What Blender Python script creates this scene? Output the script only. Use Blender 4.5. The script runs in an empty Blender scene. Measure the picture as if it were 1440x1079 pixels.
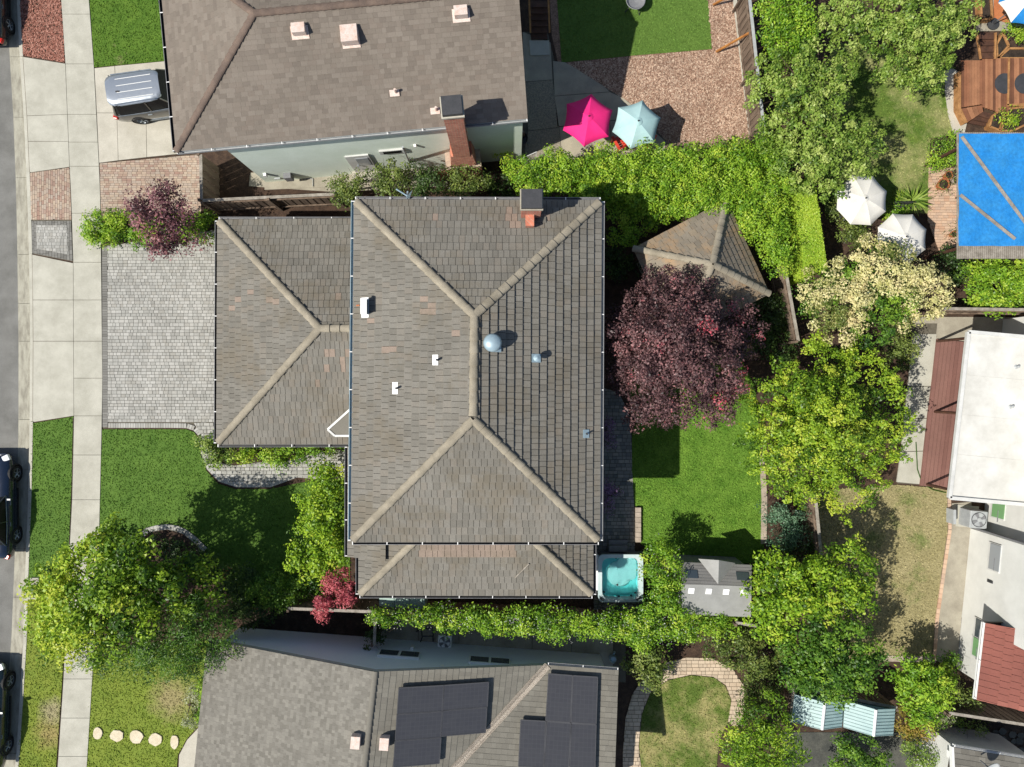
import bpy, math, random
import numpy as np
from mathutils import Vector, Matrix
random.seed(7); RNG = np.random.default_rng(11)
R = math.radians
scn = bpy.context.scene; COL = scn.collection

# ------------------------------------------------------------------ camera, sky, sun, exposure
H = 31.0; FP = 1000.0                      # drone height (m), focal length in photo pixels (photo 1440 wide)
cam_d = bpy.data.cameras.new('camera'); cam = bpy.data.objects.new('camera', cam_d); COL.objects.link(cam)
cam_d.sensor_width = 36; cam_d.lens = 36*FP/1440; cam_d.clip_end = 800
cam.location = (0, 0, H); scn.camera = cam
SUN_EL = 50.2; SH_AZ = 23.5                # shadows run 23.5 degrees north of +x
world = bpy.data.worlds.new('World'); scn.world = world; world.use_nodes = True
wn = world.node_tree; wn.nodes.clear()
wo = wn.nodes.new('ShaderNodeOutputWorld'); bg = wn.nodes.new('ShaderNodeBackground'); sk = wn.nodes.new('ShaderNodeTexSky')
sk.sky_type = 'NISHITA'; sk.sun_disc = False; sk.sun_elevation = R(SUN_EL)
sk.sun_rotation = R(90-(SH_AZ+180)) % (2*math.pi)
bg.inputs[1].default_value = 0.088
wn.links.new(sk.outputs[0], bg.inputs[0]); wn.links.new(bg.outputs[0], wo.inputs[0])
sl = bpy.data.lights.new('sun', 'SUN'); sl.energy = 5.0; sl.angle = R(0.53); sl.color = (1.0, 0.955, 0.87)
so = bpy.data.objects.new('sun', sl); COL.objects.link(so); so.location = (-20, -10, 40)
a = R(SH_AZ); e = R(SUN_EL)
so.rotation_euler = Vector((math.cos(a)*math.cos(e), math.sin(a)*math.cos(e), -math.sin(e))).to_track_quat('-Z', 'Y').to_euler()
scn.view_settings.view_transform = 'Standard'; scn.view_settings.look = 'None'
scn.view_settings.exposure = 0.32; scn.view_settings.gamma = 1.0

# ------------------------------------------------------------------ helpers
def P(px, py, z=0.0):
    s = (H-z)/FP
    return Vector(((px-720)*s, (539.5-py)*s, z))
def onplane(px, py, p0, n):
    o = Vector((0, 0, H)); d = Vector(((px-720)/FP, (539.5-py)/FP, -1))
    return o + d*((p0-o).dot(n)/d.dot(n))
W = {}
def finish(o, parent=None, label=None, cat=None, group=None, kind=None):
    if parent is not None: o.parent = parent
    if label: o['label'] = label
    if cat: o['category'] = cat
    if group: o['group'] = group
    if kind: o['kind'] = kind
    return o
def thing(name, label, cat, loc, group=None):
    o = bpy.data.objects.new(name, None); COL.objects.link(o); o.empty_display_size = .3
    loc = Vector(loc); o.location = loc; W[o] = loc
    return finish(o, None, label, cat, group)
def clip(poly, cl):
    """clip 2D polygon by convex CCW polygon"""
    out = poly
    n = len(cl)
    for i in range(n):
        ax, ay = cl[i]; bx, by = cl[(i+1) % n]
        inp = out; out = []
        if not inp: break
        def d(p): return (bx-ax)*(p[1]-ay)-(by-ay)*(p[0]-ax)
        for j in range(len(inp)):
            p = inp[j]; q = inp[(j+1) % len(inp)]
            dp, dq = d(p), d(q)
            if dp >= 0: out.append(p)
            if (dp >= 0) != (dq >= 0):
                t = dp/(dp-dq); out.append((p[0]+t*(q[0]-p[0]), p[1]+t*(q[1]-p[1])))
    return out
def area2(p): return .5*sum(p[i][0]*p[(i+1) % len(p)][1]-p[(i+1) % len(p)][0]*p[i][1] for i in range(len(p)))
def inside(poly, x, y):
    x = np.asarray(x); y = np.asarray(y); r = np.zeros(x.shape, bool); n = len(poly)
    for i in range(n):
        x0, y0 = poly[i][0], poly[i][1]; x1, y1 = poly[(i+1) % n][0], poly[(i+1) % n][1]
        if y0 == y1: continue
        c = ((y0 > y) != (y1 > y)) & (x < (x1-x0)*(y-y0)/(y1-y0)+x0); r ^= c
    return r
class MB:
    def __init__(s): s.v = []; s.f = []; s.t = []
    def add(s, vs, fs, tint=0.0):
        b = len(s.v); s.v += [tuple(v) for v in vs]; s.f += [tuple(b+i for i in f) for f in fs]; s.t += [tint]*len(fs); return s
    def box(s, c, sz, rz=0.0, tint=0.0, taper=1.0):
        c = Vector(c); m = Matrix.Rotation(rz, 3, 'Z'); hx, hy, hz = sz[0]/2, sz[1]/2, sz[2]/2
        vs = [c+m@Vector((x*hx*(taper if z > 0 else 1), y*hy*(taper if z > 0 else 1), z*hz)) for z in (-1, 1) for x, y in ((-1, -1), (1, -1), (1, 1), (-1, 1))]
        return s.add(vs, [(3, 2, 1, 0), (4, 5, 6, 7), (0, 1, 5, 4), (1, 2, 6, 5), (2, 3, 7, 6), (3, 0, 4, 7)], tint)
    def prism(s, top, down, tint=0.0):
        """top: list of 3D points CCW from above; down: vector or depth"""
        d = Vector((0, 0, -down)) if not isinstance(down, Vector) else down
        top = [Vector(p) for p in top]; n = len(top)
        if area2(top) < 0: top = top[::-1]
        vs = top+[p+d for p in top]
        return s.add(vs, [tuple(range(n)), tuple(range(2*n-1, n-1, -1))]+[(i, i+n, (i+1) % n+n, (i+1) % n) for i in range(n)], tint)
    def tube(s, p, q, r0, r1=None, n=8, tint=0.0, caps=True):
        p = Vector(p); q = Vector(q); r1 = r0 if r1 is None else r1
        d = (q-p).normalized(); u = d.orthogonal().normalized(); w = d.cross(u)
        vs = []
        for c, r in ((p, r0), (q, r1)):
            for i in range(n):
                an = 2*math.pi*i/n; vs.append(c+u*(r*math.cos(an))+w*(r*math.sin(an)))
        fs = [(i, (i+1) % n, (i+1) % n+n, i+n) for i in range(n)]
        if caps: fs += [tuple(range(n-1, -1, -1)), tuple(range(n, 2*n))]
        return s.add(vs, fs, tint)
    def path(s, pts, r, n=6, tint=0.0):
        for i in range(len(pts)-1): s.tube(pts[i], pts[i+1], r, r, n, tint)
        return s
    def lathe(s, c, prof, n=16, tint=0.0, rot=None):
        c = Vector(c); vs = []
        for r, z in prof:
            for i in range(n):
                an = 2*math.pi*i/n; v = Vector((r*math.cos(an), r*math.sin(an), z)); vs.append(c+(rot@v if rot else v))
        fs = [(k*n+i, k*n+(i+1) % n, (k+1)*n+(i+1) % n, (k+1)*n+i) for k in range(len(prof)-1) for i in range(n)]
        fs += [tuple(range(n-1, -1, -1)), tuple((len(prof)-1)*n+i for i in range(n))]
        return s.add(vs, fs, tint)
    def build(s, name, mat, parent=None, label=None, cat=None, group=None, kind=None, smooth=False, bevel=0):
        vs = np.array(s.v, dtype=float)
        lo = vs.min(0); hi = vs.max(0); org = Vector(((lo[0]+hi[0])/2, (lo[1]+hi[1])/2, lo[2]))
        me = bpy.data.meshes.new(name); me.from_pydata([tuple(v) for v in vs-np.array(org)], [], s.f)
        if any(s.t):
            at = me.attributes.new('tint', 'FLOAT', 'FACE'); at.data.foreach_set('value', s.t)
        me.materials.append(MATS[mat] if isinstance(mat, str) else mat)
        if smooth: me.polygons.foreach_set('use_smooth', [True]*len(me.polygons))
        me.update()
        o = bpy.data.objects.new(name, me); COL.objects.link(o)
        o.location = org-(W[parent] if parent is not None else Vector((0, 0, 0))); W[o] = org
        if bevel:
            b = o.modifiers.new('bevel', 'BEVEL'); b.width = bevel; b.segments = 2; b.limit_method = 'ANGLE'
        return finish(o, parent, label, cat, group, kind)
def inst(name, me, M, parent, **k):
    o = bpy.data.objects.new(name, me); COL.objects.link(o)
    o.matrix_basis = Matrix.Translation(-W[parent] if parent is not None else Vector((0, 0, 0))) @ M
    W[o] = M.translation.copy()
    return finish(o, parent, **k)
def mesh_np(name, v, quads, tint, mat, parent=None, **k):
    """v (n,3) array, quads (m,k) int array"""
    lo = v.min(0); hi = v.max(0); org = np.array([(lo[0]+hi[0])/2, (lo[1]+hi[1])/2, lo[2]])
    me = bpy.data.meshes.new(name); m, kk = quads.shape
    me.vertices.add(len(v)); me.vertices.foreach_set('co', (v-org).astype(np.float32).ravel())
    me.loops.add(m*kk); me.loops.foreach_set('vertex_index', quads.astype(np.int32).ravel())
    me.polygons.add(m); me.polygons.foreach_set('loop_start', np.arange(0, m*kk, kk, dtype=np.int32))
    me.update(calc_edges=True)
    at = me.attributes.new('tint', 'FLOAT', 'FACE'); at.data.foreach_set('value', tint.astype(np.float32))
    me.materials.append(MATS[mat] if isinstance(mat, str) else mat)
    o = bpy.data.objects.new(name, me); COL.objects.link(o); org = Vector(org)
    o.location = org-(W[parent] if parent is not None else Vector((0, 0, 0))); W[o] = org
    return finish(o, parent, **k)

# ------------------------------------------------------------------ materials
MATS = {}
ILL = 1.45
def lin(c): return tuple((x/255/12.92 if x/255 <= .04045 else ((x/255+.055)/1.055)**2.4) for x in c)
def C(r, g, b, f=ILL): return tuple(min(.85, x/f) for x in lin((r, g, b)))
def new_mat(name):
    m = bpy.data.materials.new(name); m.use_nodes = True; MATS[name] = m
    nt = m.node_tree; b = nt.nodes['Principled BSDF']; return m, nt, b
def node(nt, t, **k):
    n = nt.nodes.new(t)
    for a_, v in k.items():
        if a_.startswith('i_'): n.inputs[int(a_[2:]) if a_[2:].isdigit() else a_[2:]].default_value = v
        else: setattr(n, a_, v)
    return n
def ramp(nt, cols, pos=None, interp='LINEAR'):
    r = nt.nodes.new('ShaderNodeValToRGB'); el = r.color_ramp; el.interpolation = interp
    pos = pos or [i/(len(cols)-1) for i in range(len(cols))]
    while len(el.elements) < len(cols): el.elements.new(.5)
    for i, (c, p) in enumerate(zip(cols, pos)): el.elements[i].position = p; el.elements[i].color = (*c, 1)
    return r
def noise_fac(nt, scale, detail=4, rough=.6, stretch=None):
    g = nt.nodes.new('ShaderNodeNewGeometry'); n = node(nt, 'ShaderNodeTexNoise'); n.inputs['Scale'].default_value = scale
    n.inputs['Detail'].default_value = detail; n.inputs['Roughness'].default_value = rough
    if stretch:
        mp = nt.nodes.new('ShaderNodeMapping'); mp.inputs['Scale'].default_value = stretch
        nt.links.new(g.outputs['Position'], mp.inputs[0]); nt.links.new(mp.outputs[0], n.inputs['Vector'])
    else: nt.links.new(g.outputs['Position'], n.inputs['Vector'])
    return n.outputs[0]
def mix(nt, fac, a_, b_, typ='MIX'):
    m = nt.nodes.new('ShaderNodeMix'); m.data_type = 'RGBA'; m.blend_type = typ
    for s, v in ((m.inputs[0], fac), (m.inputs[6], a_), (m.inputs[7], b_)):
        if isinstance(v, bpy.types.NodeSocket): nt.links.new(v, s)
        elif isinstance(v, (int, float)): s.default_value = v
        else: s.default_value = (*v, 1)
    return m.outputs[2]
def tint_fac(nt):
    at = node(nt, 'ShaderNodeAttribute', attribute_name='tint'); oi = nt.nodes.new('ShaderNodeObjectInfo')
    # pieces on their own carry no tint attribute: they use the object's random value
    return at.outputs['Fac'], oi.outputs['Random']
def M(name, col, col2=None, scale=3., rough=.75, bump=0., bscale=40., metal=0., stretch=None, lo=.35, hi=.65, spec=.4, fine=.12):
    """mottled plain material: two colours mixed by large noise, plus fine grain"""
    m, nt, b = new_mat(name); L = nt.links
    col2 = col2 or tuple(c*.8 for c in col)
    f = noise_fac(nt, scale, 5, .65, stretch); r = ramp(nt, [col, col2], [lo, hi]); L.new(f, r.inputs[0])
    out = r.outputs[0]
    if fine:
        f2 = noise_fac(nt, bscale, 2, .6, stretch); r2 = ramp(nt, [(1-fine*2,)*3, (1+fine,)*3], [.3, .7]); L.new(f2, r2.inputs[0])
        out = mix(nt, 1.0, out, r2.outputs[0], 'MULTIPLY')
    L.new(out, b.inputs['Base Color']); b.inputs['Roughness'].default_value = rough; b.inputs['Metallic'].default_value = metal
    b.inputs['Specular IOR Level'].default_value = spec
    if bump:
        bn = nt.nodes.new('ShaderNodeBump'); bn.inputs['Strength'].default_value = bump; bn.inputs['Distance'].default_value = .02
        L.new(noise_fac(nt, bscale, 3, .6, stretch), bn.inputs['Height']); L.new(bn.outputs[0], b.inputs['Normal'])
    return m
def MT(name, cols, pos=None, rough=.8, grain=.18, gscale=60, big=.15, bigscale=.6, bump=.3, own=False, interp='LINEAR', stain=None):
    """pieces: colour by tint (attribute, or the object's random value when own)"""
    m, nt, b = new_mat(name); L = nt.links
    at, oi = tint_fac(nt); r = ramp(nt, cols, pos, interp)
    if own:
        ad = node(nt, 'ShaderNodeMath', operation='ADD'); L.new(at, ad.inputs[0]); 
        lt = node(nt, 'ShaderNodeMath', operation='LESS_THAN'); L.new(at, lt.inputs[0]); lt.inputs[1].default_value = 1e-5
        mu = node(nt, 'ShaderNodeMath', operation='MULTIPLY'); L.new(lt.outputs[0], mu.inputs[0]); L.new(oi, mu.inputs[1])
        mu2 = node(nt, 'ShaderNodeMath', operation='MULTIPLY'); L.new(mu.outputs[0], mu2.inputs[0]); mu2.inputs[1].default_value = .9
        L.new(mu2.outputs[0], ad.inputs[1]); L.new(ad.outputs[0], r.inputs[0])
    else: L.new(at, r.inputs[0])
    f = noise_fac(nt, gscale, 2, .6); r2 = ramp(nt, [(1-grain,)*3, (1+grain,)*3], [.3, .7]); L.new(f, r2.inputs[0])
    out = mix(nt, 1., r.outputs[0], r2.outputs[0], 'MULTIPLY')
    f = noise_fac(nt, bigscale, 5, .7); r3 = ramp(nt, [(1-big,)*3, (1+big,)*3], [.35, .65]); L.new(f, r3.inputs[0])
    out = mix(nt, 1., out, r3.outputs[0], 'MULTIPLY')
    if stain:
        f = noise_fac(nt, .35, 6, .75); r4 = ramp(nt, [(0, 0, 0), (1, 1, 1)], [.49, .61]); L.new(f, r4.inputs[0])
        mm = node(nt, 'ShaderNodeMath', operation='MULTIPLY'); L.new(r4.outputs[0], mm.inputs[0]); mm.inputs[1].default_value = .55
        out = mix(nt, mm.outputs[0], out, stain)
    L.new(out, b.inputs['Base Color']); b.inputs['Roughness'].default_value = rough; b.inputs['Specular IOR Level'].default_value = .3
    if bump:
        bn = nt.nodes.new('ShaderNodeBump'); bn.inputs['Strength'].default_value = bump; bn.inputs['Distance'].default_value = .015
        L.new(noise_fac(nt, gscale*.7, 3, .6), bn.inputs['Height']); L.new(bn.outputs[0], b.inputs['Normal'])
    return m
def ML(name, cols, pos=None, trans=.36, rough=.45):
    m, nt, b = new_mat(name); L = nt.links
    at, oi = tint_fac(nt); r = ramp(nt, cols, pos); L.new(at, r.inputs[0])
    L.new(r.outputs[0], b.inputs['Base Color']); b.inputs['Roughness'].default_value = rough; b.inputs['Specular IOR Level'].default_value = .35
    t = nt.nodes.new('ShaderNodeBsdfTranslucent'); L.new(r.outputs[0], t.inputs[0])
    mx = nt.nodes.new('ShaderNodeMixShader'); mx.inputs[0].default_value = trans
    L.new(b.outputs[0], mx.inputs[1]); L.new(t.outputs[0], mx.inputs[2])
    L.new(mx.outputs[0], nt.nodes['Material Output'].inputs[0]); return m
def MG(name, a_, b_, dry=None, dlo=.55, dhi=.7, spots=()):
    """lawn: two greens mixed by noise, optional dry patches"""
    m, nt, b = new_mat(name); L = nt.links
    r = ramp(nt, [a_, b_], [.35, .65]); L.new(noise_fac(nt, 1.3, 6, .75), r.inputs[0]); out = r.outputs[0]
    if dry:
        r2 = ramp(nt, [(0,)*3, (1,)*3], [dlo, dhi]); L.new(noise_fac(nt, .55, 6, .7), r2.inputs[0])
        out = mix(nt, r2.outputs[0], out, dry)
    g = nt.nodes.new('ShaderNodeNewGeometry')
    for (x, y, rad, col) in spots:
        vm = node(nt, 'ShaderNodeVectorMath', operation='DISTANCE'); L.new(g.outputs['Position'], vm.inputs[0]); vm.inputs[1].default_value = (x, y, .05)
        ad = node(nt, 'ShaderNodeMath', operation='MULTIPLY_ADD'); L.new(noise_fac(nt, 2.5, 5, .75), ad.inputs[0]); ad.inputs[1].default_value = -1.6*rad
        L.new(vm.outputs['Value'], ad.inputs[2])
        mr = node(nt, 'ShaderNodeMapRange'); mr.inputs[1].default_value = rad*.5; mr.inputs[2].default_value = -rad*.5; L.new(ad.outputs[0], mr.inputs[0])
        mm = node(nt, 'ShaderNodeMath', operation='MULTIPLY'); L.new(mr.outputs[0], mm.inputs[0]); mm.inputs[1].default_value = .9
        out = mix(nt, mm.outputs[0], out, col)
    at = node(nt, 'ShaderNodeAttribute', attribute_name='tint')
    r3 = ramp(nt, [(.9,)*3, (1.35,)*3]); L.new(at.outputs['Fac'], r3.inputs[0])
    out = mix(nt, 1., out, r3.outputs[0], 'MULTIPLY')
    L.new(out, b.inputs['Base Color']); b.inputs['Roughness'].default_value = .8; b.inputs['Specular IOR Level'].default_value = .2
    return m

M('concrete', C(212, 209, 194), C(190, 187, 172), 1.2, .85, .15, 90)
M('concrete_pale', C(222, 216, 200), C(198, 192, 176), 1.0, .85, .15, 90)
M('concrete_old', C(196, 189, 170), C(160, 152, 136), 1.4, .9, .2, 70, lo=.3, hi=.7)
M('concrete_patio', C(198, 188, 165), C(172, 164, 148), 1.4, .9, .2, 70)
M('aggregate', C(190, 180, 156), C(150, 142, 126), 14, .9, .4, 60, fine=.3)
M('gutter_concrete', C(196, 192, 174), C(140, 134, 120), 2.2, .9, .2, 60, stretch=(2.5, .7, 1), lo=.4, hi=.75)
M('asphalt', C(150, 149, 144), C(128, 127, 122), 1.0, .95, .4, 110, fine=.22)
M('soil', C(98, 76, 60), C(64, 48, 38), 3.5, .95, .8, 30, fine=.3)
M('mulch_base', C(176, 142, 120), C(140, 110, 90), 3, .95, .6, 30, fine=.3)
M('soil_dark', C(80, 66, 54), C(48, 38, 30), 3, .95, .6, 30, fine=.3)
M('dirt_far', C(120, 110, 86), C(90, 96, 60), .3, .95, .3, 10)
MT('bark_chip', [C(140, 105, 86), C(196, 162, 138), C(226, 200, 176)], grain=.1)
MT('bark_red', [C(128, 78, 64), C(176, 116, 98), C(206, 154, 136)], grain=.1)
MT('paver_grey', [C(166, 164, 157), C(180, 179, 172), C(196, 194, 187), C(172, 169, 160)], big=.1)
MT('paver_sand', [C(206, 184, 158), C(222, 202, 176), C(198, 180, 156)], big=.12)
MT('paver_dark', [C(122, 120, 114), C(146, 144, 138)], big=.1)
MT('paver_slate', [C(120, 124, 122), C(150, 150, 144), C(168, 166, 156)], big=.12)
MT('paver_brick', [C(176, 148, 130), C(200, 180, 158), C(188, 172, 156), C(170, 136, 120)], big=.12)
MT('paver_buff', [C(206, 166, 138), C(224, 192, 164), C(200, 172, 150)], big=.1)
M('joint_sand', C(120, 114, 100), C(98, 92, 80), 4, .95)
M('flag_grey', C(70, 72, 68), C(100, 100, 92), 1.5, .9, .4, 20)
MT('tile_main', [C(123, 119, 110), C(130, 126, 117), C(137, 133, 124), C(136, 129, 118), C(158, 141, 127)], [0, .35, .7, .93, .965], own=True, big=.1, gscale=45, bump=.5, stain=C(122, 112, 94))
MT('tile_pavilion', [C(132, 123, 109), C(144, 134, 119), C(150, 140, 125), C(154, 138, 116)], own=True, big=.12, stain=C(196, 154, 106))
MT('shingle_brown', [C(122, 112, 102), C(131, 121, 110), C(140, 130, 119), C(126, 114, 103)], big=.06, bigscale=.3, gscale=80)
MT('shingle_grey', [C(128, 124, 114), C(135, 131, 120), C(142, 138, 127)], big=.1, bigscale=.4, gscale=80)
MT('shingle_pale', [C(120, 116, 107), C(133, 129, 120), C(147, 143, 133)], big=.08, bigscale=1.2, gscale=60)
MT('tile_red', [C(140, 84, 73), C(160, 100, 87), C(150, 90, 78)], big=.1)
M('ridge_cap', C(180, 170, 150), C(152, 143, 125), 2.0, .85, .3, 40)
M('ridge_cap_brown', C(140, 120, 106), C(112, 96, 86), 2.0, .85, .3, 40)
M('valley_metal', C(240, 228, 210), C(222, 208, 190), 2, .6)
M('panel_frame', (.075, .075, .08), (.06, .06, .065), 3, .4, fine=.02)
M('roof_deck', C(92, 84, 74), C(66, 60, 52), 2, .9)
M('gutter_black', (.02, .02, .022), (.03, .03, .03), 3, .5)
M('white_trim', C(236, 236, 232), C(216, 216, 212), 2, .5, fine=.04)
M('white_stucco', C(246, 246, 240), C(232, 232, 226), 1.0, .9, .3, 60, fine=.03)
M('white_membrane', C(242, 241, 235), C(212, 210, 202), .7, .7, .1, 40, fine=.04)
M('mint_stucco', (.76, .84, .74), (.68, .76, .65), .9, .9, .3, 60, fine=.05)
M('blue_stucco', (.74, .80, .85), (.70, .76, .83), .9, .9, .3, 60, fine=.05)
M('cream_stucco', C(214, 206, 186), C(196, 188, 168), .9, .9, .3, 60)
M('wood_fence', C(150, 130, 112), C(104, 86, 72), 3, .9, .4, 30, stretch=(1, 1, .15))
M('wood_grey', C(186, 178, 166), C(146, 138, 126), 4, .9, .4, 30)
MT('deck_board', [C(112, 74, 54), C(150, 100, 72), C(178, 126, 92), C(130, 88, 64)], own=True, big=.15, bigscale=2)
M('wood_orange', C(202, 150, 96), C(160, 112, 66), 4, .75, .3, 30)
M('wood_brown', C(104, 70, 52), C(76, 50, 38), 4, .75, .3, 30)
MT('deck_red', [C(126, 88, 80), C(146, 108, 98), C(136, 96, 88)], own=True, big=.1)
M('dark_grey', (.035, .037, .04), (.05, .05, .055), 4, .6)
M('mid_grey', (.16, .165, .17), (.2, .2, .21), 4, .6)
M('light_grey', C(196, 200, 200), C(176, 180, 182), 4, .5, fine=.05)
M('metal', C(190, 198, 204), C(160, 170, 178), 5, .35, metal=.6, fine=.05)
M('galvanised', C(186, 210, 220), C(170, 194, 206), 5, .4, metal=.25, fine=.05)
M('rusty_pink', C(246, 226, 214), C(228, 190, 168), 6, .6, lo=.45, hi=.75)
M('plastic_white', (.8, .8, .78), (.74, .74, .72), 3, .4, fine=.02)
M('acrylic', C(226, 240, 240), C(206, 228, 230), 2, .25, fine=.02)
M('pink_fabric', (.80, .018, .20), (.74, .015, .17), 2, .8, fine=.05, bscale=120)
M('aqua_fabric', C(196, 232, 232), C(184, 222, 224), 2, .8, fine=.04, bscale=120)
M('cream_fabric', C(246, 243, 234), C(236, 232, 222), 2, .8, fine=.03, bscale=120)
M('blue_fabric', (.012, .19, .52), (.025, .215, .5), 2.2, .6, .5, 9, fine=.1)
M('red_plastic', (.62, .06, .03), (.5, .05, .03), 3, .45)
M('terracotta', C(206, 128, 84), C(180, 104, 64), 3, .85)
M('terracotta_floor', C(214, 134, 84), C(190, 112, 66), 2, .85)
M('rubber', (.012, .012, .013), (.02, .02, .02), 5, .8)
M('lens_red', (.5, .02, .015), (.4, .015, .01), 3, .2, fine=0)
M('lens_clear', (.7, .72, .74), (.6, .62, .64), 3, .15, fine=0)
M('resin_grey', C(172, 172, 168), C(158, 158, 154), 2, .6, fine=.04)
MT('resin_shingle', [C(140, 138, 134), C(152, 150, 146)], big=.05)
M('teal_metal', C(178, 206, 204), C(158, 188, 188), 1.4, .45, metal=.0, fine=.05)
M('mint_resin', C(198, 228, 216), C(182, 212, 200), 2, .5)
M('plank_orange', C(206, 140, 70), C(170, 110, 56), 4, .8)
M('bark', C(110, 92, 76), C(70, 56, 44), 6, .95, .8, 25)
M('stone_tan', C(244, 232, 204), C(226, 210, 178), 4, .9, .4, 30)
M('stone_edge', C(206, 190, 172), C(170, 156, 140), 3, .9, .4, 30)
def glossy(name, col, rough=.25, coat=.6, metal=0.):
    m, nt, b = new_mat(name); b.inputs['Base Color'].default_value = (*col, 1); b.inputs['Roughness'].default_value = rough
    b.inputs['Coat Weight'].default_value = coat; b.inputs['Coat Roughness'].default_value = .06; b.inputs['Metallic'].default_value = metal
    f = noise_fac(nt, 6, 3); r = ramp(nt, [(rough*.8,)*3, (rough*1.3,)*3]); nt.links.new(f, r.inputs[0]); nt.links.new(r.outputs[0], b.inputs['Roughness'])
    return m
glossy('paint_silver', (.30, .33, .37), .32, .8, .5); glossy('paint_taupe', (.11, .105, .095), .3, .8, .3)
glossy('paint_navy', (.006, .013, .03), .25, .6); glossy('paint_black', (.01, .011, .013), .25, .6)
glossy('paint_teal', (.006, .016, .02), .25, .6); glossy('glass_dark', (.008, .009, .01), .2, .0)
MATS['glass_dark'].node_tree.nodes['Principled BSDF'].inputs['Specular IOR Level'].default_value = .15
glossy('glass_blue', (.05, .065, .075), .1, .5); glossy('glass_green', (.16, .32, .14), .2, .3); glossy('glass_grey', (.26, .28, .30), .2, .3)
def panel_mat():
    m, nt, b = new_mat('solar_cell'); L = nt.links
    br = nt.nodes.new('ShaderNodeTexBrick'); tc = nt.nodes.new('ShaderNodeTexCoord')
    br.offset = 0; br.inputs['Scale'].default_value = 1; br.inputs['Brick Width'].default_value = .165; br.inputs['Row Height'].default_value = .165
    br.inputs['Mortar Size'].default_value = .006; br.inputs['Color1'].default_value = (.045, .045, .05, 1); br.inputs['Color2'].default_value = (.05, .05, .054, 1)
    br.inputs['Mortar'].default_value = (.062, .062, .068, 1)
    L.new(tc.outputs['Object'], br.inputs['Vector']); L.new(br.outputs[0], b.inputs['Base Color'])
    b.inputs['Roughness'].default_value = .28; b.inputs['Coat Weight'].default_value = .4
panel_mat()
def brick_mat():
    m, nt, b = new_mat('brick_red'); L = nt.links
    g = nt.nodes.new('ShaderNodeNewGeometry'); sx = nt.nodes.new('ShaderNodeSeparateXYZ'); L.new(g.outputs['Position'], sx.inputs[0])
    ad = node(nt, 'ShaderNodeMath', operation='ADD'); L.new(sx.outputs[0], ad.inputs[0]); L.new(sx.outputs[1], ad.inputs[1])
    cb = nt.nodes.new('ShaderNodeCombineXYZ'); L.new(ad.outputs[0], cb.inputs[0]); L.new(sx.outputs[2], cb.inputs[1])
    br = nt.nodes.new('ShaderNodeTexBrick'); L.new(cb.outputs[0], br.inputs['Vector']); br.inputs['Scale'].default_value = 1
    br.inputs['Brick Width'].default_value = .21; br.inputs['Row Height'].default_value = .075; br.inputs['Mortar Size'].default_value = .008
    br.inputs['Color1'].default_value = (*C(200, 104, 82), 1); br.inputs['Color2'].default_value = (*C(226, 146, 116), 1); br.inputs['Mortar'].default_value = (*C(200, 180, 160), 1)
    f = noise_fac(nt, 5, 4); r = ramp(nt, [(.75,)*3, (1.2,)*3], [.3, .7]); L.new(f, r.inputs[0])
    L.new(mix(nt, 1, br.outputs[0], r.outputs[0], 'MULTIPLY'), b.inputs['Base Color']); b.inputs['Roughness'].default_value = .9
    bn = nt.nodes.new('ShaderNodeBump'); bn.inputs['Strength'].default_value = .6; bn.inputs['Distance'].default_value = .01; bn.invert = True
    L.new(br.outputs['Fac'], bn.inputs['Height']); L.new(bn.outputs[0], b.inputs['Normal'])
brick_mat()
def water_mat():
    m, nt, b = new_mat('tub_water'); b.inputs['Base Color'].default_value = (.62, .95, .95, 1); b.inputs['Roughness'].default_value = .05
    b.inputs['Transmission Weight'].default_value = 1.; b.inputs['IOR'].default_value = 1.33
    bn = nt.nodes.new('ShaderNodeBump'); bn.inputs['Strength'].default_value = .15; nt.links.new(noise_fac(nt, 5, 2), bn.inputs['Height']); nt.links.new(bn.outputs[0], b.inputs['Normal'])
water_mat()
# leaves
ML('leaf_plum', [(.03, .016, .019), (.09, .046, .05), (.22, .12, .12), (.42, .20, .20), (.60, .09, .13)], [0, .3, .6, .85, 1])
ML('leaf_plum_front', [(0.035, 0.0175, 0.0228), (0.105, 0.0455, 0.056), (0.28, 0.131, 0.148), (0.473, 0.21, 0.21)])
ML('leaf_crimson', [(0.14, 0.0234, 0.0312), (0.375, 0.0625, 0.0938), (0.656, 0.173, 0.188), (0.312, 0.0781, 0.0781)])
ML('leaf_lime', [(.045, .12, .01), (.18, .33, .018), (.36, .52, .035), (.54, .60, .07)])
ML('leaf_yellowgreen', [(.03, .085, .008), (.15, .28, .018), (.34, .49, .035), (.52, .57, .065)])
ML('leaf_green', [(0.0162, 0.054, 0.0081), (0.0607, 0.149, 0.0162), (0.135, 0.27, 0.027), (0.27, 0.419, 0.0405)])
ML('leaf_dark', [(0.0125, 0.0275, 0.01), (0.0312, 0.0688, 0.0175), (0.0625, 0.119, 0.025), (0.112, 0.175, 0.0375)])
ML('leaf_olive', [(0.0371, 0.0607, 0.0169), (0.0929, 0.143, 0.0304), (0.186, 0.254, 0.0506), (0.288, 0.32, 0.0844)])
ML('leaf_ivy', [(0.0488, 0.122, 0.00975), (0.138, 0.293, 0.0195), (0.293, 0.471, 0.0358), (0.471, 0.585, 0.065)])
ML('leaf_greygreen', [(.025, .06, .010), (.10, .19, .025), (.25, .37, .055), (.43, .51, .14)])
ML('leaf_cream', [(.12, .17, .03), (.50, .48, .17), (.74, .70, .36), (.76, .64, .34)])
ML('leaf_rust', [(0.105, 0.105, 0.015), (0.256, 0.226, 0.03), (0.39, 0.256, 0.06), (0.3, 0.33, 0.045)])
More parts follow.
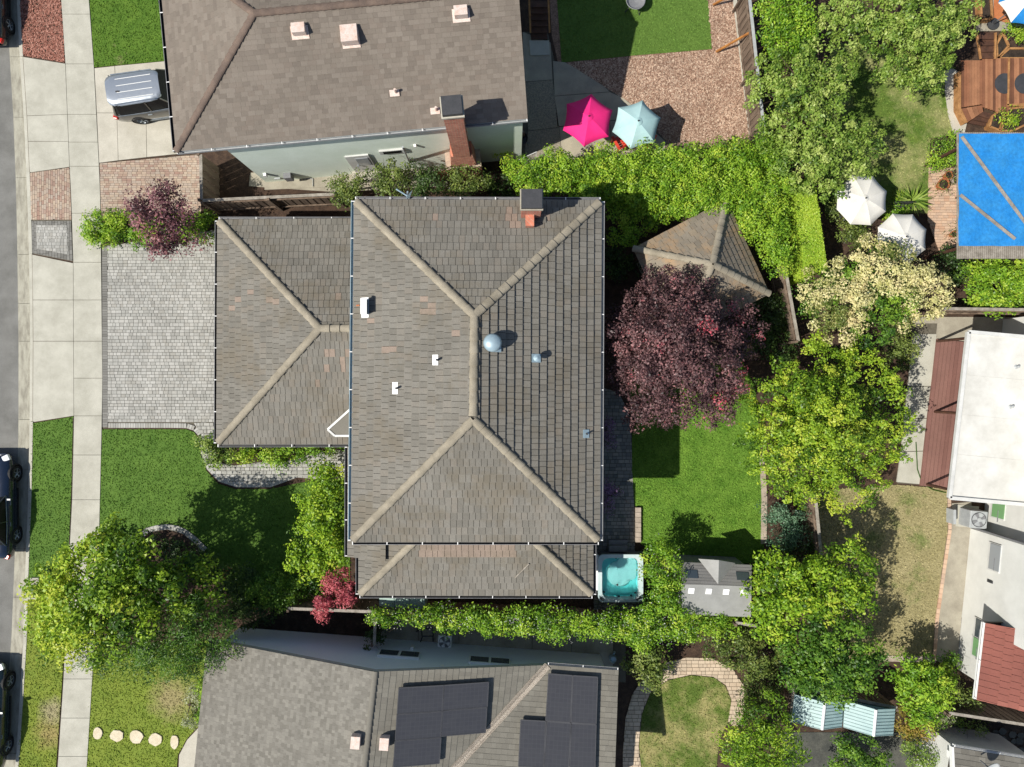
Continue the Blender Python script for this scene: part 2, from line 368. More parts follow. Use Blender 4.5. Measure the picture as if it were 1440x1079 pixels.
ML('leaf_blue', [(0.03, 0.075, 0.042), (0.075, 0.166, 0.09), (0.15, 0.27, 0.15), (0.24, 0.36, 0.226)])
ML('leaf_pale', [(0.112, 0.138, 0.0625), (0.25, 0.288, 0.138), (0.4, 0.425, 0.25), (0.525, 0.525, 0.375)])
ML('petal_lilac', [(0.12, 0.05, 0.15), (0.3, 0.16, 0.34), (0.45, 0.3, 0.5), (0.08, 0.12, 0.03)])
ML('petal_white', [(0.7, 0.7, 0.66), (0.7, 0.7, 0.7)])
ML('petal_orange', [(0.6, 0.18, 0.05), (0.7, 0.3, 0.1)])
grass_cols = dict(lush=((.058, .125, .014), (.10, .185, .026)), bright=((.07, .155, .014), (.13, .235, .028)),
                  turf=((.08, .15, .024), (.10, .175, .03)), mixed=((.06, .115, .016), (.12, .17, .03)))
dry = (.30, .25, .12)
MG('grass_lush', *grass_cols['lush']); MG('grass_bright', *grass_cols['bright']); MG('grass_turf', *grass_cols['turf'])
MG('grass_corner', (.06, .13, .012), (.10, .18, .02), (.26, .22, .12), .58, .72)
sx, sy = P(242, 982)[:2]
MG('grass_south', (.14, .20, .022), (.19, .24, .03), (.25, .25, .08), .6, .8, spots=[(sx, sy, .95, dry)])
sx, sy = P(72, 1030)[:2]; sx2, sy2 = P(76, 1000)[:2]
MG('grass_strip', (.14, .20, .022), (.20, .24, .03), None, spots=[(sx, sy, .7, (.3, .24, .09)), (sx2, sy2, .6, (.32, .28, .16))])
MG('grass_northeast', *grass_cols['mixed'], (.25, .25, .10), .45, .62)
MG('grass_dry', (.25, .22, .105), (.31, .27, .14), (.11, .15, .035), .54, .70)
MG('grass_path', (.075, .125, .018), (.12, .165, .03), (.30, .27, .11), .46, .62)

# ------------------------------------------------------------------ ground
def slab(name, pts, z, depth, mat, parent=None, label=None, kind='structure', **k):
    """pts in photo pixels (seen on the plane z); z may be a list per point"""
    top = [P(p[0], p[1], z[i] if isinstance(z, (list, tuple)) else z) for i, p in enumerate(pts)]
    return MB().prism(top, depth).build(name, mat, parent, label, kind=(kind if parent is None else k.pop('pkind', None)), **k)
def wpoly(pts, z=0.0): return [tuple(P(x, y, z)[:2]) for x, y in pts]
MB().prism([(-150, -150, -.30), (150, -150, -.30), (150, 150, -.30), (-150, 150, -.30)], .5).build('ground', 'dirt_far', None, 'wide bare ground reaching out under the whole neighbourhood', kind='structure')
KF = [(-40, 4.0), (0, 10), (70, 13), (160, 18.5), (250, 22), (330, 24), (400, 25), (480, 26), (540, 26), (600, 26), (700, 24), (800, 20), (900, 16), (980, 10), (1060, 4), (1120, -2)]
def kx(y, off=0): return float(np.interp(y, [p[1] if False else p[0] for p in KF], [p[1] for p in KF]))+off
KW = lambda y: float(np.interp(y, [-40, 70, 400, 600, 800, 1060, 1120], [13, 14, 16.5, 15.5, 15.5, 19, 19]))
ys = list(range(-40, 1121, 40))
left = [(-420, 1120), (-420, -40)]
slab('street', left+[(kx(y)+2, y) for y in ys], -.12, .15, 'asphalt', label='grey asphalt street with parked cars along its kerb')
gut = MB()
gy = [-40, 80, 165, 250, 358, 427, 480, 590, 660, 772, 840, 920, 1060, 1120]
for i in range(len(gy)-1):
    y0, y1 = gy[i]+.25, gy[i+1]-.25
    yy = [y0+(y1-y0)*t/3 for t in range(4)]
    gut.prism([P(kx(y), y, -.115) for y in yy]+[P(kx(y)+KW(y), y, -.125) for y in yy[::-1]], .15, tint=.01)
gut.build('gutter_pan', 'gutter_concrete', None, 'pale concrete gutter strip between street asphalt and kerb', kind='structure')
kb = MB()
def kerb(y0, y1, z):
    n = max(2, int((y1-y0)/30)); yy = [y0+(y1-y0)*t/n for t in range(n+1)]
    L_ = [P(kx(y)+KW(y), y, z) for y in yy]; R_ = [P(kx(y)+KW(y)+4.6, y, z+.015) for y in yy]
    kb.prism(L_+R_[::-1], .3, tint=.01)
kerb(-40, 79, .03); kerb(79.2, 242, -.05); kerb(242.2, 357, .03); kerb(357.2, 593, -.05); kerb(593.2, 1120, .03)
kb.build('kerb', 'concrete', None, 'low concrete kerb along the planting strip', kind='structure')
KB = lambda y: kx(y)+KW(y)+4.2
slab('yard_soil', [(KB(y), y) for y in ys]+[(1650, 1160), (1650, -80), (KB(-40), -80)], 0, .28, 'soil', label='bare brown soil of the gardens and beds')
# sidewalk
SLx = lambda y: float(np.interp(y, [-40, 0, 90, 165, 240, 275, 370, 540, 590, 700, 770, 960, 1079, 1120], [83, 86, 92, 95, 98, 100, 103, 103.6, 104, 101.5, 98, 89, 81, 78]))
SRx = lambda y: float(np.interp(y, [-40, 0, 93, 230, 275, 345, 540, 600, 770, 950, 1079, 1120], [122, 125, 132, 139, 141, 142, 144, 143, 139, 130, 122, 119]))
swp = [(SLx(y), y) for y in ys]+[(SRx(y), y) for y in ys[::-1]]
sw = slab('sidewalk', swp, .022, .2, 'joint_sand', label='pale concrete sidewalk of long slabs beside the planting strip')
jy = [-40, 20, 90, 161, 200, 234, 300, 369, 422, 480, 532, 585, 640, 703, 765, 830, 895, 955, 1010, 1064, 1120]
for i in range(len(jy)-1):
    y0, y1 = jy[i]+.3, jy[i+1]-.3; yy = [y0, (y0+y1)/2, y1]
    MB().prism([P(SLx(y)+.2, y, .05) for y in yy]+[P(SRx(y)-.2, y, .05) for y in yy[::-1]], .08).build('slab', 'concrete', sw)
def apron(name, quads, zk, label):
    st = None
    allp = None
    for q in quads:
        if st is None:
            st = slab(name, q[0], q[1], .25, 'concrete', label=label)
        else:
            slab('slab', q[0], q[1], .25, 'concrete', st)
def aq(y0l, y1l, y0r, y1r):
    g = .3
    return ([(KB(y0l)+.5, y0l+g), (SLx(y0r)-.4, y0r+g), (SLx(y1r)-.4, y1r-g), (KB(y1l)+.5, y1l-g)], [.012, .047, .047, .012])
apron('driveway_apron', [aq(80, 163, 89.5, 161), aq(163, 199, 161, 199), aq(199, 243, 199, 235)], 0, 'concrete driveway apron between kerb and sidewalk below the parked SUV')
apron('driveway_apron', [aq(358, 422, 370, 422), aq(422, 480, 422, 480), aq(480, 594, 480, 585)], 0, 'wide concrete driveway apron in front of the grey paver driveway')
# piece fields
def field(name, pts, mat, parent, z, dx, dy, gap=.012, ang=0., jitter=.35, h=.045, seed=1, zj=.004, inset=0., label=None):
    """running-bond pieces filling polygon pts (photo pixels at height z); edge pieces cut to the outline when it is convex"""
    rnd = random.Random(seed); poly = wpoly(pts, z)
    if area2(poly) < 0: poly = poly[::-1]
    ca, sa = math.cos(ang), math.sin(ang); rot = lambda p: (p[0]*ca+p[1]*sa, -p[0]*sa+p[1]*ca); inv = lambda p: (p[0]*ca-p[1]*sa, p[0]*sa+p[1]*ca)
    rp = [rot(p) for p in poly]
    n = len(rp); convex = all((rp[(i+1) % n][0]-rp[i][0])*(rp[(i+2) % n][1]-rp[(i+1) % n][1])-(rp[(i+1) % n][1]-rp[i][1])*(rp[(i+2) % n][0]-rp[(i+1) % n][0]) >= -1e-6 for i in range(n))
    x0 = min(p[0] for p in rp); x1 = max(p[0] for p in rp); y0 = min(p[1] for p in rp); y1 = max(p[1] for p in rp)
    mb = MB(); y = y0
    while y < y1:
        hh = dy*(1+rnd.uniform(-1, 1)*jitter*.3); x = x0-rnd.random()*dx
        while x < x1:
            w = dx*(1+rnd.uniform(-1, 1)*jitter)
            q = [(x+gap/2, y+gap/2), (x+w-gap/2, y+gap/2), (x+w-gap/2, y+hh-gap/2), (x+gap/2, y+hh-gap/2)]
            x += w
            if not convex or not all(inside(rp, [p[0] for p in q], [p[1] for p in q])):
                q = clip(rp, q)
                if len(q) < 3 or area2(q) < dx*dy*.08: continue
            zz = z+rnd.uniform(-zj, zj)
            mb.prism([(*inv(p), zz) for p in q], h, tint=.02+.96*rnd.random())
        y += hh
    return mb.build(name, mat, parent, label, kind='stuff')
def soldier(name, line, z, width, length, mat, parent, side=1, seed=2):
    """edge course of small pavers along a pixel polyline"""
    rnd = random.Random(seed); pts = [P(x, y, z) for x, y in line]; mb = MB(); carry = 0
    for i in range(len(pts)-1):
        a_, b_ = pts[i], pts[i+1]; d = b_-a_; Ls = d.length; d.normalize(); nrm = Vector((-d.y, d.x, 0))*side; s = 0
        k = max(1, round(Ls/length)); st = Ls/k
        for j in range(k):
            p = a_+d*(j*st+.006); q = a_+d*((j+1)*st-.006)
            mb.prism([p, q, q+nrm*width, p+nrm*width], .05, tint=.02+.96*rnd.random())
    return mb.build(name, mat, parent, kind='stuff')
# planting strip along the street
s1 = slab('mulch_bed', [(KB(-40), -40), (83, -40), (91, 89), (KB(79), 79)], .02, .1, 'soil', label='planting strip covered in red bark mulch beside the sidewalk')
def chips(poly_px, z, dens, mat, parent, size=(.03, .09), name='bark_chips', seed=3):
    r = np.random.default_rng(seed); poly = wpoly(poly_px, z); A = abs(area2(poly)); xs = [p[0] for p in poly]; yb = [p[1] for p in poly]
    n = int(dens*(max(xs)-min(xs))*(max(yb)-min(yb))); x = r.uniform(min(xs), max(xs), n); y = r.uniform(min(yb), max(yb), n)
    k = inside(poly, x, y); x = x[k]; y = y[k]; n = len(x)
    an = r.uniform(0, math.pi, n); L_ = r.uniform(*size, n); w = L_*r.uniform(.3, .6, n); tl = r.uniform(-.4, .4, n); t2 = r.uniform(-.3, .3, n)
    u = np.stack([np.cos(an), np.sin(an), tl], 1)*L_[:, None]/2; v = np.stack([-np.sin(an), np.cos(an), t2], 1)*w[:, None]/2
    c = np.stack([x, y, np.full(n, z)+r.uniform(.004, .03, n)], 1)
    V = np.stack([c-u-v, c+u-v, c+u+v, c-u+v], 1).reshape(-1, 3)
    return mesh_np(name, V, np.arange(4*n).reshape(n, 4), r.uniform(.02, 1, n), mat, parent, kind='stuff')
chips([(KB(-10)+1, -10), (86, -10), (91, 88), (KB(79)+1, 78)], .02, 900, 'bark_red', s1)
s2 = slab('paver_strip', [(KB(243)+.5, 243), (97.6, 236), (102.5, 368), (KB(357), 357)], .015, .1, 'joint_sand', label='strip of brick pavers between kerb and sidewalk')
field('brick_pavers', [(KB(243)+.5, 243.5), (97.6, 236), (100.3, 309), (KB(310)+.5, 309)], 'paver_brick', s2, .05, .2, .1, ang=R(90), seed=4, jitter=.15)
field('grey_pavers', [(KB(312)+1, 311), (99.8, 311), (102, 367), (KB(357)+1, 356)], 'paver_dark', s2, .046, .2, .13, ang=R(90), seed=5, jitter=.1)
field('pale_pavers', [(KB(318)+7, 317), (94, 317), (95.5, 358), (KB(352)+7, 350)], 'paver_grey', s2, .054, .15, .13, seed=6)
# lawns
def lawn(pts, mat, label, dens=420, h=(.014, .042), seed=1, z=.03, name='lawn', stripe=None):
    o = slab(name, pts, z, .1, mat, label=label)
    r = np.random.default_rng(seed); poly = wpoly(pts, z); xs = [p[0] for p in poly]; yb = [p[1] for p in poly]
    n = int(dens*(max(xs)-min(xs))*(max(yb)-min(yb))); x = r.uniform(min(xs), max(xs), n); y = r.uniform(min(yb), max(yb), n)
    k = inside(poly, x, y); x = x[k]; y = y[k]; n = len(x)
    an = r.uniform(0, 2*math.pi, n); hh = r.uniform(*h, n); w = r.uniform(.018, .045, n); le = r.uniform(.6, 1.9, n); la = r.uniform(0, 2*math.pi, n)
    c = np.stack([x, y, np.full(n, z-.005)], 1); u = np.stack([np.cos(an), np.sin(an), np.zeros(n)], 1)*w[:, None]
    tp = c+np.stack([np.cos(la)*le*hh, np.sin(la)*le*hh, hh], 1)
    V = np.stack([c-u, c+u, tp+u*.25, tp-u*.25], 1).reshape(-1, 3)
    mesh_np('grass_blades', V, np.arange(4*n).reshape(n, 4), r.uniform(.05, 1, n), mat, o, kind='stuff')
    return o
lawn([(KB(596), 595.5), (103.5, 586), (99.5, 700), (96.5, 770), (95, 815), (KB(815), 815), (KB(780), 780), (KB(700), 700)], 'grass_lush', 'lush dark green grass strip beside the parked navy car', seed=2)
lawn([(KB(815), 815.2), (95, 815.2), (87, 960), (78.5, 1079), (76, 1110), (KB(1110), 1110), (KB(1060), 1060), (KB(900), 900)], 'grass_strip', 'yellowish grass strip with straw-coloured patches beside the dark teal car', seed=22)
slab('edging_trench', [(102.2, 588), (104.3, 587), (102, 700), (98.6, 770), (97, 800), (95, 800), (97, 765), (100.2, 700)], .036, .1, 'soil_dark', label='dark trimmed soil edge between grass strip and sidewalk')
lawn([(125, -20), (228.5, -20), (240, 85), (132.5, 94.5)], 'grass_corner', 'square patch of green lawn above the SUV driveway', seed=3)
FL = [(143.5, 604), (262, 604), (273, 608), (279, 618), (282, 640), (290, 662), (306, 680), (330, 688), (380, 688), (418, 680), (440, 676), (492, 676), (492, 850), (330, 850), (290, 775), (262, 748), (235, 739), (208, 744), (192, 762), (186, 800), (140, 830), (139, 770)]
lawn(FL, 'grass_lush', 'dark green front lawn between sidewalk and curved paver walkway', seed=4)
lawn([(129.5, 930), (295, 900), (292, 1012), (278, 1022), (262, 1040), (250, 1062), (246, 1110), (120, 1110)], 'grass_south', 'front lawn with a round straw-coloured patch and stepping stones', seed=5)
lawn([(782, -20), (994, -20), (1001, 69), (892, 78), (790, 88)], 'grass_turf', 'smooth artificial turf rectangle beside bark mulch', dens=500, h=(.02, .035), seed=6)
lawn([(886, 560), (896, 590), (889, 612), (889, 668), (893, 712), (901, 712), (901, 765), (960, 800), (1075, 790), (1071, 650), (1062, 545), (1040, 500), (880, 500)], 'grass_bright', 'sunlit green back lawn under the burgundy tree', dens=520, h=(.02, .05), seed=7)
lawn([(1180, 60), (1345, 95), (1330, 105), (1329, 130), (1333, 160), (1345, 190), (1308, 195), (1305, 300), (1160, 300), (1150, 100)], 'grass_northeast', 'patchy sunlit lawn beside the timber deck and white umbrellas', seed=8)
lawn([(1150, 690), (1262, 682), (1333, 688), (1334, 745), (1326, 800), (1316, 870), (1312, 926), (1235, 926), (1150, 926)], 'grass_dry', 'dry straw-coloured lawn beside the white house', dens=520, h=(.015, .045), seed=9)
lawn([(905, 1110), (899, 1050), (903, 1005), (915, 975), (940, 957), (972, 950), (1003, 953), (1020, 965), (1028, 985), (1026, 1010), (1012, 1040), (1004, 1110)], 'grass_path', 'small patchy lawn inside the curved paver path', seed=10)
# beds edge of the back lawn
eb = slab('lawn_edging', [(1068, 640), (1075, 640), (1079, 700), (1078, 765), (1070, 765), (1071, 700)], .06, .1, 'stone_edge', label='rough pale stone edging along the back lawn')
wl = slab('lawn_retaining_edge', [(894, 713), (901, 713), (901.5, 763), (894, 763)], .1, .15, 'joint_sand', label='short row of pale edging blocks beside the dark paver path')
for i in range(7): 
    y = 714+i*7; slab('block', [(893.6, y), (901.4, y), (901.6, y+6.6), (893.8, y+6.6)], .2, .16, 'stone_edge', wl)
# north driveway
nd = slab('driveway', [(132.6, 96), (241, 85.5), (345, 75), (355, 205), (139.5, 229)], .03, .12, 'joint_sand', label='pale concrete driveway under the silver SUV')
for q in ([(132.9, 96.2), (161, 93.2), (163.5, 158.6), (136.2, 158.6)], [(161.6, 93.1), (350, 75), (352, 158.6), (164.1, 158.6)], [(136.3, 159.3), (164, 159.3), (166, 225.5), (139.5, 229)], [(164.5, 159.3), (205, 159.3), (206, 221), (166.5, 225.4)], [(205.5, 159.3), (352, 159.3), (354, 206), (206.6, 220.9)]):
    slab('slab', q, .05, .1, 'concrete_pale', nd)
bp = slab('brick_parking_pad', [(139.5, 230), (280, 217), (283, 300), (142, 306)], .02, .1, 'joint_sand', label='brick paver pad beside the pale driveway')
field('brick_pavers', [(140, 230), (280, 217.5), (283, 300), (142.5, 306)], 'paver_brick', bp, .05, .2, .1, seed=8, jitter=.15)
# main driveway and walkway
md = slab('paver_driveway', [(143, 348), (325, 320), (325, 602), (266, 602), (144.5, 602.5)], .012, .1, 'joint_sand', label='light grey cobble paver driveway with darker border')
field('driveway_pavers', [(151, 346), (326, 320), (326, 594), (151.5, 594)], 'paver_grey', md, .05, .19, .14, seed=9, gap=.014, zj=.006)
soldier('border_pavers', [(150.6, 347), (150.9, 470), (151.3, 601)], .05, .22, .11, 'paver_dark', md, side=-1)
soldier('border_pavers', [(152, 601.8), (240, 601.8), (262, 602.2), (272, 605.5), (279, 613)], .05, .2, .11, 'paver_grey', md, side=1)
WK = [(272, 594), (300, 594), (305, 650), (330, 655), (360, 651), (415, 647), (445, 636), (500, 631), (500, 668), (440, 671), (420, 669), (400, 675), (380, 681), (335, 682), (312, 676), (295, 658), (288, 640), (284, 614)]
wkk = slab('walkway', WK, .016, .1, 'joint_sand', label='curving pale paver walkway leading to the front entry')
field('walkway_pavers', WK, 'paver_grey', wkk, .052, .2, .15, seed=10, gap=.018)
soldier('border_pavers', [(280, 613), (283.5, 640), (291, 660), (308, 677.5), (333, 685.5), (380, 685.5), (398, 679), (418, 671.5), (440, 673.5), (492, 672)], .054, .14, .2, 'paver_grey', wkk, side=1)
ce = slab('bed_edging', [(190, 757), (205, 742), (235, 737), (262, 745), (290, 770), (284, 775), (258, 752), (235, 745), (210, 749), (196, 762)], .04, .1, 'joint_sand', label='curved pale paver edging around the tree bed in the front lawn')
soldier('edging_pavers', [(191, 760), (197, 750), (206, 742.5), (220, 739), (235, 737.5), (250, 740), (263, 746), (277, 757), (291, 771)], .08, .22, .16, 'paver_grey', ce, side=-1)
# back path in the house shade
bpth = slab('back_path', [(845, 545), (870, 552), (884, 580), (888, 612), (889, 660), (892, 712), (893, 775), (905, 775), (905, 860), (835, 860), (835, 545)], .014, .1, 'joint_sand', label='dark slate-grey paver path behind the house')
field('path_pavers', [(846, 545), (870, 552), (884, 580), (888, 612), (889, 660), (892, 712), (893, 776), (905, 776), (905, 860), (835, 860), (836, 545)], 'paver_slate', bpth, .05, .22, .16, seed=12, gap=.02)
# north yard
npz = slab('patio', [(735, 45), (770, 45), (780, 86), (812, 98), (850, 122), (876, 138), (890, 148), (938, 200), (930, 220), (720, 250), (700, 225)], .03, .12, 'joint_sand', label='concrete patio under the pink and pale blue umbrellas')
for q, mm in (([(735, 45), (774, 60), (777, 112), (737, 115)], 'concrete_patio'), ([(738, 115.8), (777, 112.7), (786, 179), (743, 184)], 'aggregate'), ([(743, 184.7), (786, 179.7), (790, 219), (740, 225), (738, 210)], 'aggregate'), ([(740, 225.7), (790, 219.7), (792, 240), (722, 249)], 'aggregate'),
          ([(777.7, 86), (795, 88), (812, 98), (850, 122), (857, 129), (780, 135)], 'concrete_patio'), ([(780.3, 135.7), (857.5, 129.7), (876, 138), (893, 151), (896, 165), (784, 178)], 'concrete_patio'), ([(786.6, 179), (857, 170.5), (862, 232), (792.5, 239.5)], 'concrete_patio'), ([(857.7, 170.4), (897, 165.8), (937, 200), (931, 224), (863, 231.8)], 'concrete_patio')):
    slab('slab', q, .055, .1, mm, npz)
mb_ = slab('mulch_yard', [(772, -20), (1031, -20), (1061, 222), (930, 226), (938, 200), (890, 148), (850, 122), (812, 98), (785, 90), (776, 50)], .012, .1, 'mulch_base', label='yard of tan bark mulch around the artificial turf')
chips([(780, -10), (1030, -10), (1060, 220), (932, 224), (938, 200), (890, 148), (850, 122), (812, 98), (790, 89), (1001, 70), (994, -10)], .014, 750, 'bark_chip', mb_)
slab('mulch_kerb', [(1029, -20), (1034, -20), (1064, 222), (1058, 222)], .12, .2, 'concrete_pale', label='long thin concrete kerb between bark mulch and timber fence')
sn = slab('side_path', [(350, 262), (352, 243), (520, 236), (630, 226), (630, 262), (470, 270)], .03, .1, 'concrete_old', label='weathered concrete side path along the mint green wall')
for q in ([(371, 246), (440, 243), (441, 264), (372, 267)], [(441.6, 243), (520, 239), (521, 260), (442, 264)]): slab('slab', q, .055, .08, 'concrete_old', sn)
# northeast yard
nbp = slab('curved_path', [(1329, 100), (1340, 96), (1352, 104), (1352, 152), (1360, 172), (1356, 190), (1341, 190), (1333, 160), (1329, 130)], .04, .1, 'concrete_pale', label='pale pinkish path curving round the timber deck')
npb = slab('brick_patio', [(1306, 236), (1360, 236), (1360, 360), (1322, 355), (1305, 310)], .02, .1, 'joint_sand', label='pinkish brick patio beside the blue covered pergola')
field('brick_pavers', [(1306, 236), (1360, 236), (1360, 360), (1322, 355), (1305, 310)], 'paver_buff', npb, .05, .24, .12, seed=14, jitter=.15)
slab('terracotta_terrace', [(1376, -30), (1500, -30), (1500, 42), (1373, 44)], .03, .1, 'concrete_old', label='pale paved terrace at the end of the timber stairs')
slab('terracotta_floor', [(1398, -30), (1500, -30), (1500, 28), (1416, 32), (1398, 26)], .06, .1, 'terracotta_floor', label='orange terracotta floor under the blue and white umbrella')
# east yard
es = slab('side_path', [(1283, 455), (1318, 455), (1294, 682), (1262, 680), (1276, 560)], .03, .1, 'joint_sand', label='concrete slab path beside the red-brown deck')
for q in ([(1284, 470), (1317, 470), (1309, 543), (1277, 543)], [(1276.5, 544), (1308.7, 544), (1303, 588), (1272, 589)], [(1272, 590), (1303, 589), (1298, 634), (1267, 635)], [(1267, 636), (1298, 635), (1293.5, 681), (1261, 678)]): slab('slab', q, .055, .08, 'concrete', es)
slab('side_yard_paving', [(1284, 446), (1460, 446), (1460, 490), (1310, 500), (1284, 480)], .025, .1, 'concrete_old', label='weathered paving behind the white flat patio roof')
slab('house_path', [(1339, 708), (1366, 706), (1368, 745), (1362, 780), (1352, 870), (1346, 940), (1312, 928), (1320, 870), (1328, 800)], .04, .1, 'concrete_old', label='worn concrete strip along the foot of the white house')
be = slab('brick_edging', [(1332, 700), (1337.5, 700), (1338, 745), (1330, 800), (1320, 870), (1316, 928), (1311, 928), (1316, 870), (1325, 800), (1333, 745)], .05, .1, 'joint_sand', label='thin brick edging between dry lawn and concrete strip')
soldier('edging_bricks', [(1333, 701), (1334, 745), (1326, 800), (1316, 870), (1312, 927)], .085, .14, .22, 'paver_buff', be, side=1)
slab('dry_edge', [(1230, 922), (1316, 924), (1316, 932), (1230, 930)], .07, .12, 'stone_edge', label='thin pale stone edge at the end of the dry lawn')
# south yard
sp = [(905, 1110), (876, 1110), (876, 1060), (880, 1010), (890, 975), (905, 955), (930, 934), (965, 925), (1000, 926), (1030, 940), (1046, 965), (1048, 1000), (1035, 1025), (1024, 1015), (1029, 985), (1021, 964), (1003, 952), (972, 949), (940, 956), (914, 975), (902, 1005), (898, 1050)]
spo = slab('garden_path', sp, .012, .1, 'joint_sand', label='buff paver path curving around the small patchy lawn')
field('path_pavers', sp, 'paver_sand', spo, .05, .24, .17, seed=15, gap=.018)
ss = slab('side_yard_paving', [(530, 866), (880, 880), (880, 960), (530, 925)], .02, .1, 'joint_sand', label='shaded concrete side yard between hedge and blue wall')
for x0, x1 in ((531, 588), (588.7, 645), (645.7, 748), (748.7, 803), (803.7, 862)): slab('slab', [(x0, 868), (x1, 869), (x1, 945), (x0, 935)], .05, .08, 'concrete_old', ss)
slab('dirt_side_yard', [(345, 858), (528, 862), (528, 915), (345, 900)], .02, .1, 'soil_dark', label='bare dark soil strip between timber fence and blue wall')
ep = slab('entry_path', [(250, 1110), (252, 1062), (263, 1041), (278, 1025), (295, 1012), (310, 1012), (310, 1110)], .05, .12, 'concrete_pale', label='curved concrete entry path beside the grey shingle roof')
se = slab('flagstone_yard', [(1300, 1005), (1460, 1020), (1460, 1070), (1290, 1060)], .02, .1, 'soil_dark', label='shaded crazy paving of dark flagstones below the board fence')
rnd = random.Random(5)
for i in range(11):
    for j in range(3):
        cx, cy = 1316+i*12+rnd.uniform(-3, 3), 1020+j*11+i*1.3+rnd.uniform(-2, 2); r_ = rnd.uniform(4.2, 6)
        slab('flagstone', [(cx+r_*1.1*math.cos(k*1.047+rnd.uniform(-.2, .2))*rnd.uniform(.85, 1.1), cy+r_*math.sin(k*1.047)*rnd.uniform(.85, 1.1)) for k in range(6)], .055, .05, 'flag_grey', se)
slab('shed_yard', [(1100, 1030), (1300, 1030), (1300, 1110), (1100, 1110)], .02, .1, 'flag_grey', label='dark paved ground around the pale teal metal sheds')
# stepping stones
for i, (x, y, rx, ry) in enumerate(((137, 1032, 6.5, 8.5), (164, 1035, 9.5, 8.5), (191.5, 1036.5, 9.5, 10), (218.5, 1040.5, 9.5, 9), (245, 1044, 6, 10))):
    rr = random.Random(i); pts = [(x+rx*math.cos(k*.5236)*rr.uniform(.88, 1.08), y+ry*math.sin(k*.5236)*rr.uniform(.88, 1.08)) for k in range(12)]
    lab = ('pale flat stepping stone in the lawn next to the sidewalk', 'pale stepping stone second from the sidewalk', 'roundest pale stepping stone in the middle of the row of five', 'pale stepping stone with a notched upper edge, fourth from the sidewalk', 'narrow oval stepping stone closest to the curved entry path')[i]
    slab('stepping_stone', pts, .085, .1, 'stone_tan', None, lab, kind=None, cat='stone', group='stepping stones across the lawn')
for x, y, l in ((48, 818, 'pale concrete utility cover with rounded end in the grass strip'), (45, 838, 'small square concrete utility cover in the grass strip')):
    t = thing('utility_cover', l, 'utility cover', P(x, y, .03), 'covers in the grass strip')
    slab('frame', [(x-6, y-5), (x+6, y-5), (x+6, y+5), (x-6, y+5)], .085, .08, 'concrete', t); slab('lid', [(x-4.5, y-3.6), (x+4.5, y-3.6), (x+4.5, y+3.6), (x-4.5, y+3.6)], .095, .05, 'concrete_old', t)
# ------------------------------------------------------------------ roofs
def roof_tiles(poly, exp, wid, thick, rnd, spots=(), lift=.012, wj=.25):
    """poly: 3D points, first two = eave. returns list of (top verts, base verts, tint, full, matrix, size)"""
    poly = [Vector(p) for p in poly]; p0 = poly[0]; u = (poly[1]-p0).normalized()
    n = (poly[1]-p0).cross(poly[2]-p0).normalized()
    if n.z < 0: n = -n
    v = n.cross(u)
    if v.z < 0: v = -v
    p2 = [((p-p0).dot(u), (p-p0).dot(v)) for p in poly]
    if area2(p2) < 0: p2 = p2[::-1]
    cen = [onplane(x, y, p0, n) for x, y in spots]; c2 = [((c-p0).dot(u), (c-p0).dot(v)) for c in cen]
    u0 = min(p[0] for p in p2); u1 = max(p[0] for p in p2); v1 = max(p[1] for p in p2)
    out = []; vv = 0.0
    while vv < v1:
        uu = u0-rnd.random()*wid
        while uu < u1:
            w = wid*(1+rnd.uniform(-wj, wj)); g = .007 if thick > .03 else .0012
            q = [(uu+g, vv), (uu+w-g, vv), (uu+w-g, vv+exp+.01), (uu+g, vv+exp+.01)]; full = all(inside(p2, [a[0] for a in q], [a[1] for a in q]))
            if not full: q = clip(p2, q)
            if len(q) >= 3 and area2(q) > wid*exp*.04:
                t = .02+.9*rnd.random()
                for c in c2:
                    if uu <= c[0] < uu+w and vv <= c[1] < vv+exp: t = 1.0
                dz = rnd.uniform(-.004, .004) if thick > .03 else rnd.uniform(-.001, .002)
                f = lambda V: lift+dz+thick*(1-(V-vv)/(exp+.01))
                top = [p0+u*a+v*b+n*f(b) for a, b in q]; bot = [p0+u*a+v*b+n*.002 for a, b in q]
                out.append((top, bot, t, full, (p0, u, v, n, uu+g, vv, w-2*g, exp+.01, lift+dz, thick)))
            uu += w
        vv += exp
    return out
def tiles_mesh(tiles):
    mb = MB()
    for top, bot, t, full, _ in tiles:
        n = len(top); mb.add(top+bot, [tuple(range(n))]+[(i, i+n, (i+1) % n+n, (i+1) % n) for i in range(n)], t)
    return mb
def unit_tile():
    me = bpy.data.meshes.new('roof_tile'); 
    me.from_pydata([(0, 0, 1), (1, 0, 1), (1, 1, .05), (0, 1, .05), (0, 0, 0), (1, 0, 0), (1, 1, 0), (0, 1, 0)], [], [(0, 1, 2, 3), (0, 4, 5, 1), (1, 5, 6, 2), (3, 7, 4, 0), (2, 6, 7, 3)])
    return me
def cap_run(p, q, r, step, me, parent, name='ridge_cap', lift=.03):
    """barrel caps laid from p (low) to q (high), each overlapping the one below"""
    p = Vector(p); q = Vector(q); d = q-p; L = d.length; d.normalize(); side = d.cross(Vector((0, 0, 1))).normalized(); up = side.cross(d)
    k = max(1, round(L/step)); st = L/k
    for i in range(k):
        o = p+d*(i*st)+up*lift
        M_ = Matrix(((side.x*r, d.x*st*1.04, up.x*r, o.x), (side.y*r, d.y*st*1.04, up.y*r, o.y), (side.z*r, d.z*st*1.04, up.z*r, o.z), (0, 0, 0, 1)))
        inst(name, me, M_, parent)
